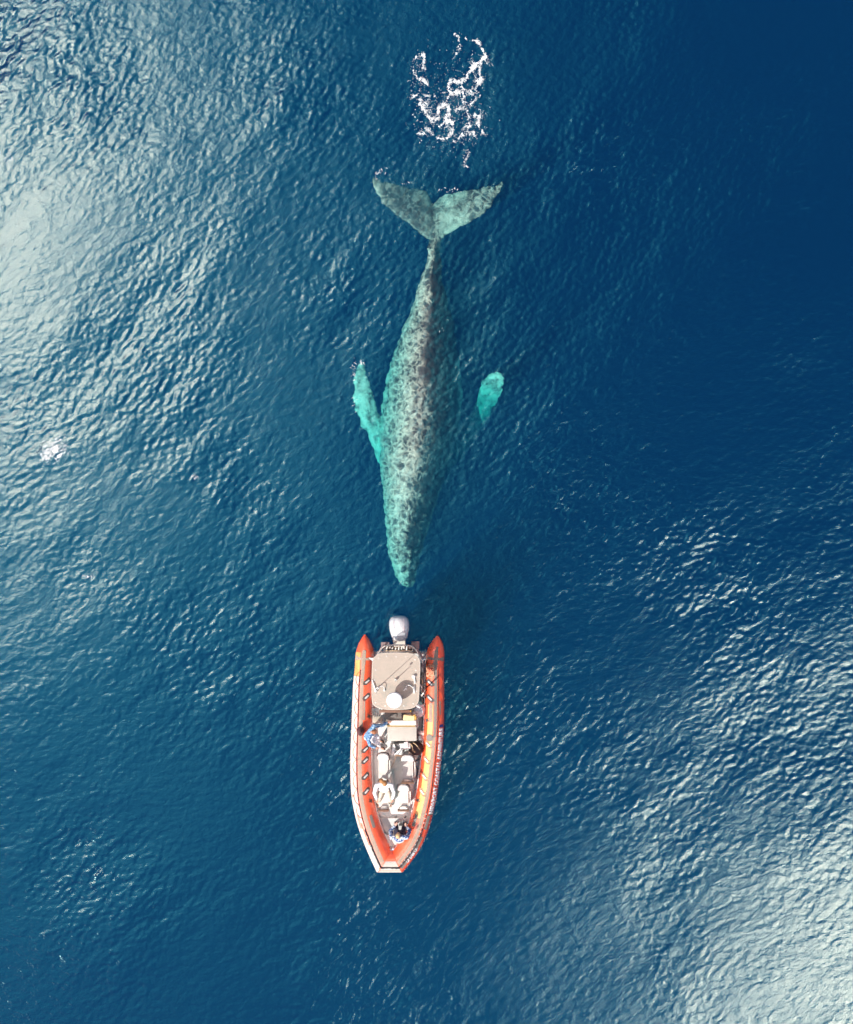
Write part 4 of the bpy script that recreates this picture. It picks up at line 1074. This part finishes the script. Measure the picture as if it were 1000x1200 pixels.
person('person in white with brown tied-back hair sitting astride a padded seat',
       pd(450.6, 924.5, 1.02), pd(450.3, 920, 1.36), pd(450.5, 918.8, 1.56), pd(451, 918.2, 1.72), (0.1, -0.95, -0.35),
       [(pd(459, 920.5, 1.47), pd(462, 929.5, 1.24), pd(459.8, 936.5, 1.07), (-.2, -1, -.2), -1), (pd(441.5, 920.5, 1.47), pd(438.8, 929.5, 1.24), pd(441.8, 936.8, 1.07), (.2, -1, -.2), 1)],
       [(pd(447.3, 926.5, 1.00), pd(443.8, 938, .98), pd(443.6, 941, .45), (0, -1, 0)), (pd(454, 926.5, 1.00), pd(457.6, 938, .98), pd(457.8, 941, .45), (0, -1, 0))],
       skin, whitec, khaki, brown, khaki, 1.06, extra_hair=[(pd(447.2, 915.3, 1.66), (.075, .085, .08))])
person('person in blue and white printed shirt holding a camera in the bow',
       pd(468.5, 984, .84), pd(468, 982.5, 1.20), pd(467.3, 981, 1.40), pd(466.6, 979.2, 1.56), (0.1, 0.9, -0.45),
       [(pd(459, 981.5, 1.32), pd(457.8, 973, 1.10), pd(463.2, 968.0, 1.07), (.55, .9, .0), -1), (pd(477.3, 981, 1.32), pd(480.6, 973, 1.10), pd(476.4, 969.2, 1.07), (-.35, 1, .0), 1)],
       [(pd(465, 981.5, .82), pd(464.8, 970, .86), pd(463.6, 963.5, .42), (0, 1, 0)), (pd(472, 981.5, .82), pd(473.2, 970, .86), pd(475, 963.5, .42), (0, 1, 0))],
       skin2, floral(), navy, blond, black, 1.04)
# camera held by the person in the bow
e = empty('photo_camera', pd(470, 966, 1.10)); tag(e, 'small black camera held by the person in the bow', 'camera')
lpart(e, MB().box(pd(470, 966.5, 1.10), (0.15, 0.07, 0.10), bev=0.015), 'camera_body', black)
lpart(e, MB().tube([pd(470, 965.5, 1.10), pd(470, 962, 1.10)], [0.038, 0.034], 14), 'lens', darkg)
# dark cap-like bag behind the person in plaid
e = empty('backpack', on_tube(sL(854), 0.05, 0.0)); tag(e, 'dark maroon backpack on the left tube behind the person in plaid', 'backpack')
g = MB().ball(e.location + Vector((0, 0, .13)), (.13, .17, .14), sub=3)
for v in g.bm.verts: v.co += Vector((noise.noise(v.co * 10), noise.noise(v.co * 10 + Vector((5, 0, 0))), 0)) * 0.04
lpart(e, g, 'bag_body', plain('maroon_cloth', (0.10, 0.035, 0.04), 0.8, var=0.3))
lpart(e, MB().tube(spline([e.location + Vector((-.02, -.12, .22)), e.location + Vector((.02, 0, .30)), e.location + Vector((.02, .12, .22))], 4), .014, 6), 'bag_strap', black)

# ---------------------------------------------------------------- foam left by the tail stroke
def build_foam():
    rnd = random.Random(11); V = []; F = []
    def blob(x, y, a, l, w_, h):
        z = float(wave_z(x, y)); n = 7; b = len(V); c, s_ = math.cos(a), math.sin(a)
        ph = rnd.uniform(0, 6)
        for ring, (sc_, hz) in enumerate(((1.0, -.02), (.75, .6), (.3, 1.0))):
            for k in range(n):
                t = 2 * math.pi * k / n + ph; q = sc_ * (1 + .35 * math.sin(3 * t + ph) * (ring == 0) + rnd.uniform(-.2, .2))
                u, v = l * q * math.cos(t), w_ * q * math.sin(t); xx, yy = x + u * c - v * s_, y + u * s_ + v * c
                V.append((xx, yy, (float(wave_z(xx, yy)) if ring == 0 else z) + h * hz))
        for r_ in range(2):
            for k in range(n): F.append((b + r_ * n + k, b + r_ * n + (k + 1) % n, b + (r_ + 1) * n + (k + 1) % n, b + (r_ + 1) * n + k))
        F.append(tuple(b + 2 * n + k for k in range(n)))
    def Z(p): q = P(460 + p[0] * .15, 20 + p[1] * .15); return Vector((q.x, q.y, 0))
    segs = []
    def stroke(pts, width, dens, strands, gap=0.25, spread=1.0, big=1.0):
        pl = spline([Z(p) for p in pts], 4)
        for i in range(len(pl) - 1): segs.append((pl[i].x, pl[i].y, pl[i + 1].x, pl[i + 1].y, width * .15 / S * (.8 + .9 * spread * (1 if strands > 1 else .4)), strands * dens))
    stroke([(215, 650), (245, 720), (300, 785), (370, 760), (350, 705), (400, 690), (455, 720), (440, 800), (380, 835)], 15, 1.5, 3, .12, .25)
    stroke([(230, 660), (262, 660)], 22, 1.3, 2, 0, .4)
    stroke([(300, 785), (360, 802)], 10, 1, 1, .1, .2)
    stroke([(400, 665), (430, 620), (480, 590), (540, 565), (590, 580), (640, 545), (662, 515), (690, 440), (680, 370), (692, 310)], 16, 1.5, 6, .22, .7)
    stroke([(520, 500), (560, 480), (600, 430), (650, 380), (690, 330)], 9, 1.2, 4, .3, .6)
    stroke([(430, 660), (450, 560), (480, 510), (540, 520), (580, 545)], 8, 1.1, 3, .3, .5)
    stroke([(560, 560), (545, 640), (572, 645), (560, 600)], 11, 1.2, 2, .2, .25)
    stroke([(500, 745), (515, 715), (545, 700), (585, 715), (588, 745)], 11, 1.2, 2, .25, .25)
    stroke([(598, 785), (612, 830)], 18, 1.2, 2, .05, .3)
    stroke([(520, 945), (545, 915), (585, 905), (630, 910)], 14, 1.3, 3, .12, .35)
    stroke([(565, 855), (600, 850), (575, 880), (590, 910)], 13, 1.2, 2, .15, .3)
    stroke([(262, 872), (298, 880), (308, 905)], 11, 1.2, 2, .1, .25)
    stroke([(330, 930), (375, 935), (410, 945), (450, 895), (430, 870)], 10, 1.2, 3, .2, .35)
    stroke([(360, 845), (440, 822), (470, 830)], 14, 1.3, 3, .15, .4)
    stroke([(432, 790), (440, 825)], 22, 1.2, 2, .0, .3)
    stroke([(180, 755), (222, 802)], 8, 1, 1, .1, .2)
    stroke([(215, 900), (265, 915)], 9, 1, 3, .2, .5)
    stroke([(484, 975), (505, 985)], 16, 1.2, 1, 0, .2); stroke([(543, 975), (546, 995)], 12, 1, 1, 0, .2)
    stroke([(140, 640), (200, 610), (250, 600), (330, 605)], 6, .9, 3, .35, .5)
    stroke([(170, 380), (185, 320), (235, 295), (262, 330), (262, 400)], 5, .9, 3, .35, .5)
    stroke([(175, 360), (190, 450), (240, 500), (270, 550)], 6, 1, 5, .38, 1.2)
    stroke([(465, 120), (500, 150), (520, 185), (515, 240), (480, 330)], 8, 1, 2, .25, .3); stroke([(545, 120), (505, 160)], 7, 1, 1, .1, .2)
    stroke([(590, 140), (660, 190), (690, 260), (712, 295), (722, 375)], 8, 1, 4, .34, .7)
    stroke([(640, 560), (690, 620), (630, 650)], 8, 1, 3, .3, .6)
    stroke([(640, 740), (670, 790), (680, 870), (720, 920)], 7, 1, 4, .38, .9)
    stroke([(585, 1050), (600, 1090), (575, 1150), (600, 1180)], 5, .8, 2, .35, .4)
    sg = np.array(segs)
    def field(x, y):
        wm = .35 + 2.0 * max(0, .5 + .9 * noise.noise(Vector((x * 2.7, y * 2.7, 31)))) ** 1.5
        x, y = x + .17 * noise.noise(Vector((x * 1.6, y * 1.6, 41))) + .07 * noise.noise(Vector((x * 6, y * 6, 43))), y + .17 * noise.noise(Vector((x * 1.6, y * 1.6, 51))) + .07 * noise.noise(Vector((x * 6, y * 6, 53)))
        """strongest stroke influence at a point"""
        dx, dy = sg[:, 2] - sg[:, 0], sg[:, 3] - sg[:, 1]; l2 = dx * dx + dy * dy + 1e-9
        t = np.clip(((x - sg[:, 0]) * dx + (y - sg[:, 1]) * dy) / l2, 0, 1)
        d = np.hypot(x - sg[:, 0] - t * dx, y - sg[:, 1] - t * dy)
        return float((np.exp(-(d / (sg[:, 4] * wm)) ** 2) * np.minimum(1, .45 + .14 * sg[:, 5])).max())
    # lace: flecks gather on the walls of bubble cells, thick near the strokes
    lo, hi = Z((60, 1220)), Z((880, 40)); step = .021
    for iy in range(int((hi.y - lo.y) / step)):
        for ix in range(int((hi.x - lo.x) / step)):
            x = lo.x + (ix + rnd.random()) * step; y = lo.y + (iy + rnd.random()) * step
            cx_, cy_ = P(460 + 455 * .15, 20 + 640 * .15)[:2]
            q = math.hypot((x - cx_) / 1.5, (y - cy_) / 2.2)
            if q > 1.25: continue
            f_ = field(x, y)
            wx_ = x + .10 * noise.noise(Vector((x * 2.5, y * 2.5, 3))); wy_ = y + .10 * noise.noise(Vector((x * 2.5, y * 2.5, 8)))
            dd_, _p = noise.voronoi(Vector((wx_ / .20, wy_ / .17, 0))); e1 = dd_[1] - dd_[0]
            dd_, _p = noise.voronoi(Vector((wx_ / .085, wy_ / .085, 5))); e2 = dd_[1] - dd_[0]
            e = min(e1, e2 * 1.5)
            ptc = .5 + noise.noise(Vector((x * 1.7, y * 1.7, 20)))
            thr = .165 * f_ ** 1.1 * (0.55 + .6 * ptc) + .006 * max(0, 1.1 - q)
            if f_ > .8: thr += .10 * (f_ - .8) / .2 * ptc
            if e < thr and rnd.random() < .75:
                r_ = .011 + .030 * f_ ** 1.5 * rnd.random(); blob(x, y, rnd.uniform(0, 3), r_ * rnd.uniform(.9, 1.5), r_ * rnd.uniform(.6, 1), .006 + .012 * f_)
    for k in range(260):
        a = rnd.uniform(0, 2 * math.pi); q = abs(rnd.gauss(0.75, .25)); X, Y = 455 + 280 * q * math.cos(a), 800 + 210 * q * math.sin(a)
        p = Z((X, Y)); r_ = rnd.uniform(.005, .018); blob(p.x, p.y, rnd.uniform(0, 3), r_ * 1.4, r_ * .8, .008)
    for k in range(110):
        p = Z((200 + rnd.gauss(0, 45), 450 + rnd.gauss(0, 110))); r_ = rnd.uniform(.005, .015); blob(p.x, p.y, rnd.uniform(0, 3), r_ * 1.4, r_ * .8, .008)
    # a few flecks over the fluke tips, the tail and the raised flipper tips; far-left ones put in for glints
    for (cx, cy, sx, sy, n) in ((441, 206, 1, 3, 6), (447, 197, 3, 3, 7), (475, 215, 4, 1, 4), (533, 223, 9, 2, 10), (545, 183, 2.5, 8, 16), (415, 436, 1.5, 8, 16), (425, 426, 3, 2, 8), (416, 473, 2, 5, 10), (103, 675, 4, 2, 14), (228, 558, 3, 2, 10), (10, 185, 3, 9, 30), (519, 386, 1.2, 2, 4)):
        for k in range(n):
            p = P(cx + rnd.gauss(0, sx), cy + rnd.gauss(0, sy)); r_ = rnd.uniform(.008, .03); blob(p.x, p.y, rnd.uniform(0, 3), r_ * 1.9, r_ * .6, .01)
    for k in range(260):                                  # white flecks put in for a bright patch of glint
        u, v = rnd.gauss(0, 14), rnd.gauss(0, 5); p = P(62 + u * .8 + v * .5, 528 - u * .5 + v); r_ = rnd.uniform(.012, .055) * math.exp(-(u / 22) ** 2); blob(p.x, p.y, .5 + rnd.uniform(-.5, .5), r_ * 1.8, r_ * .7, .012)
    t = NT('sea_foam_and_glints'); oc = t.obj()
    sh = t.n('ShaderNodeBsdfPrincipled', {'Base Color': t.mix(t.noise(8.0, 3.0, oc), (0.70, 0.76, 0.78), (0.88, 0.90, 0.90)), 'Roughness': 0.9})
    tr = t.n('ShaderNodeBsdfTransparent')
    o = mesh_obj('sea_foam_and_glints', V, F, t.end(t.n('ShaderNodeMixShader', {0: t.ramp(t.noise(5.0, 3.0, oc), [(0.36, 0.2), (0.62, 0.92)]), 1: tr.outputs[0], 2: sh.outputs[0]}).outputs[0])); tag(o, kind='stuff'); return o
foam = build_foam()
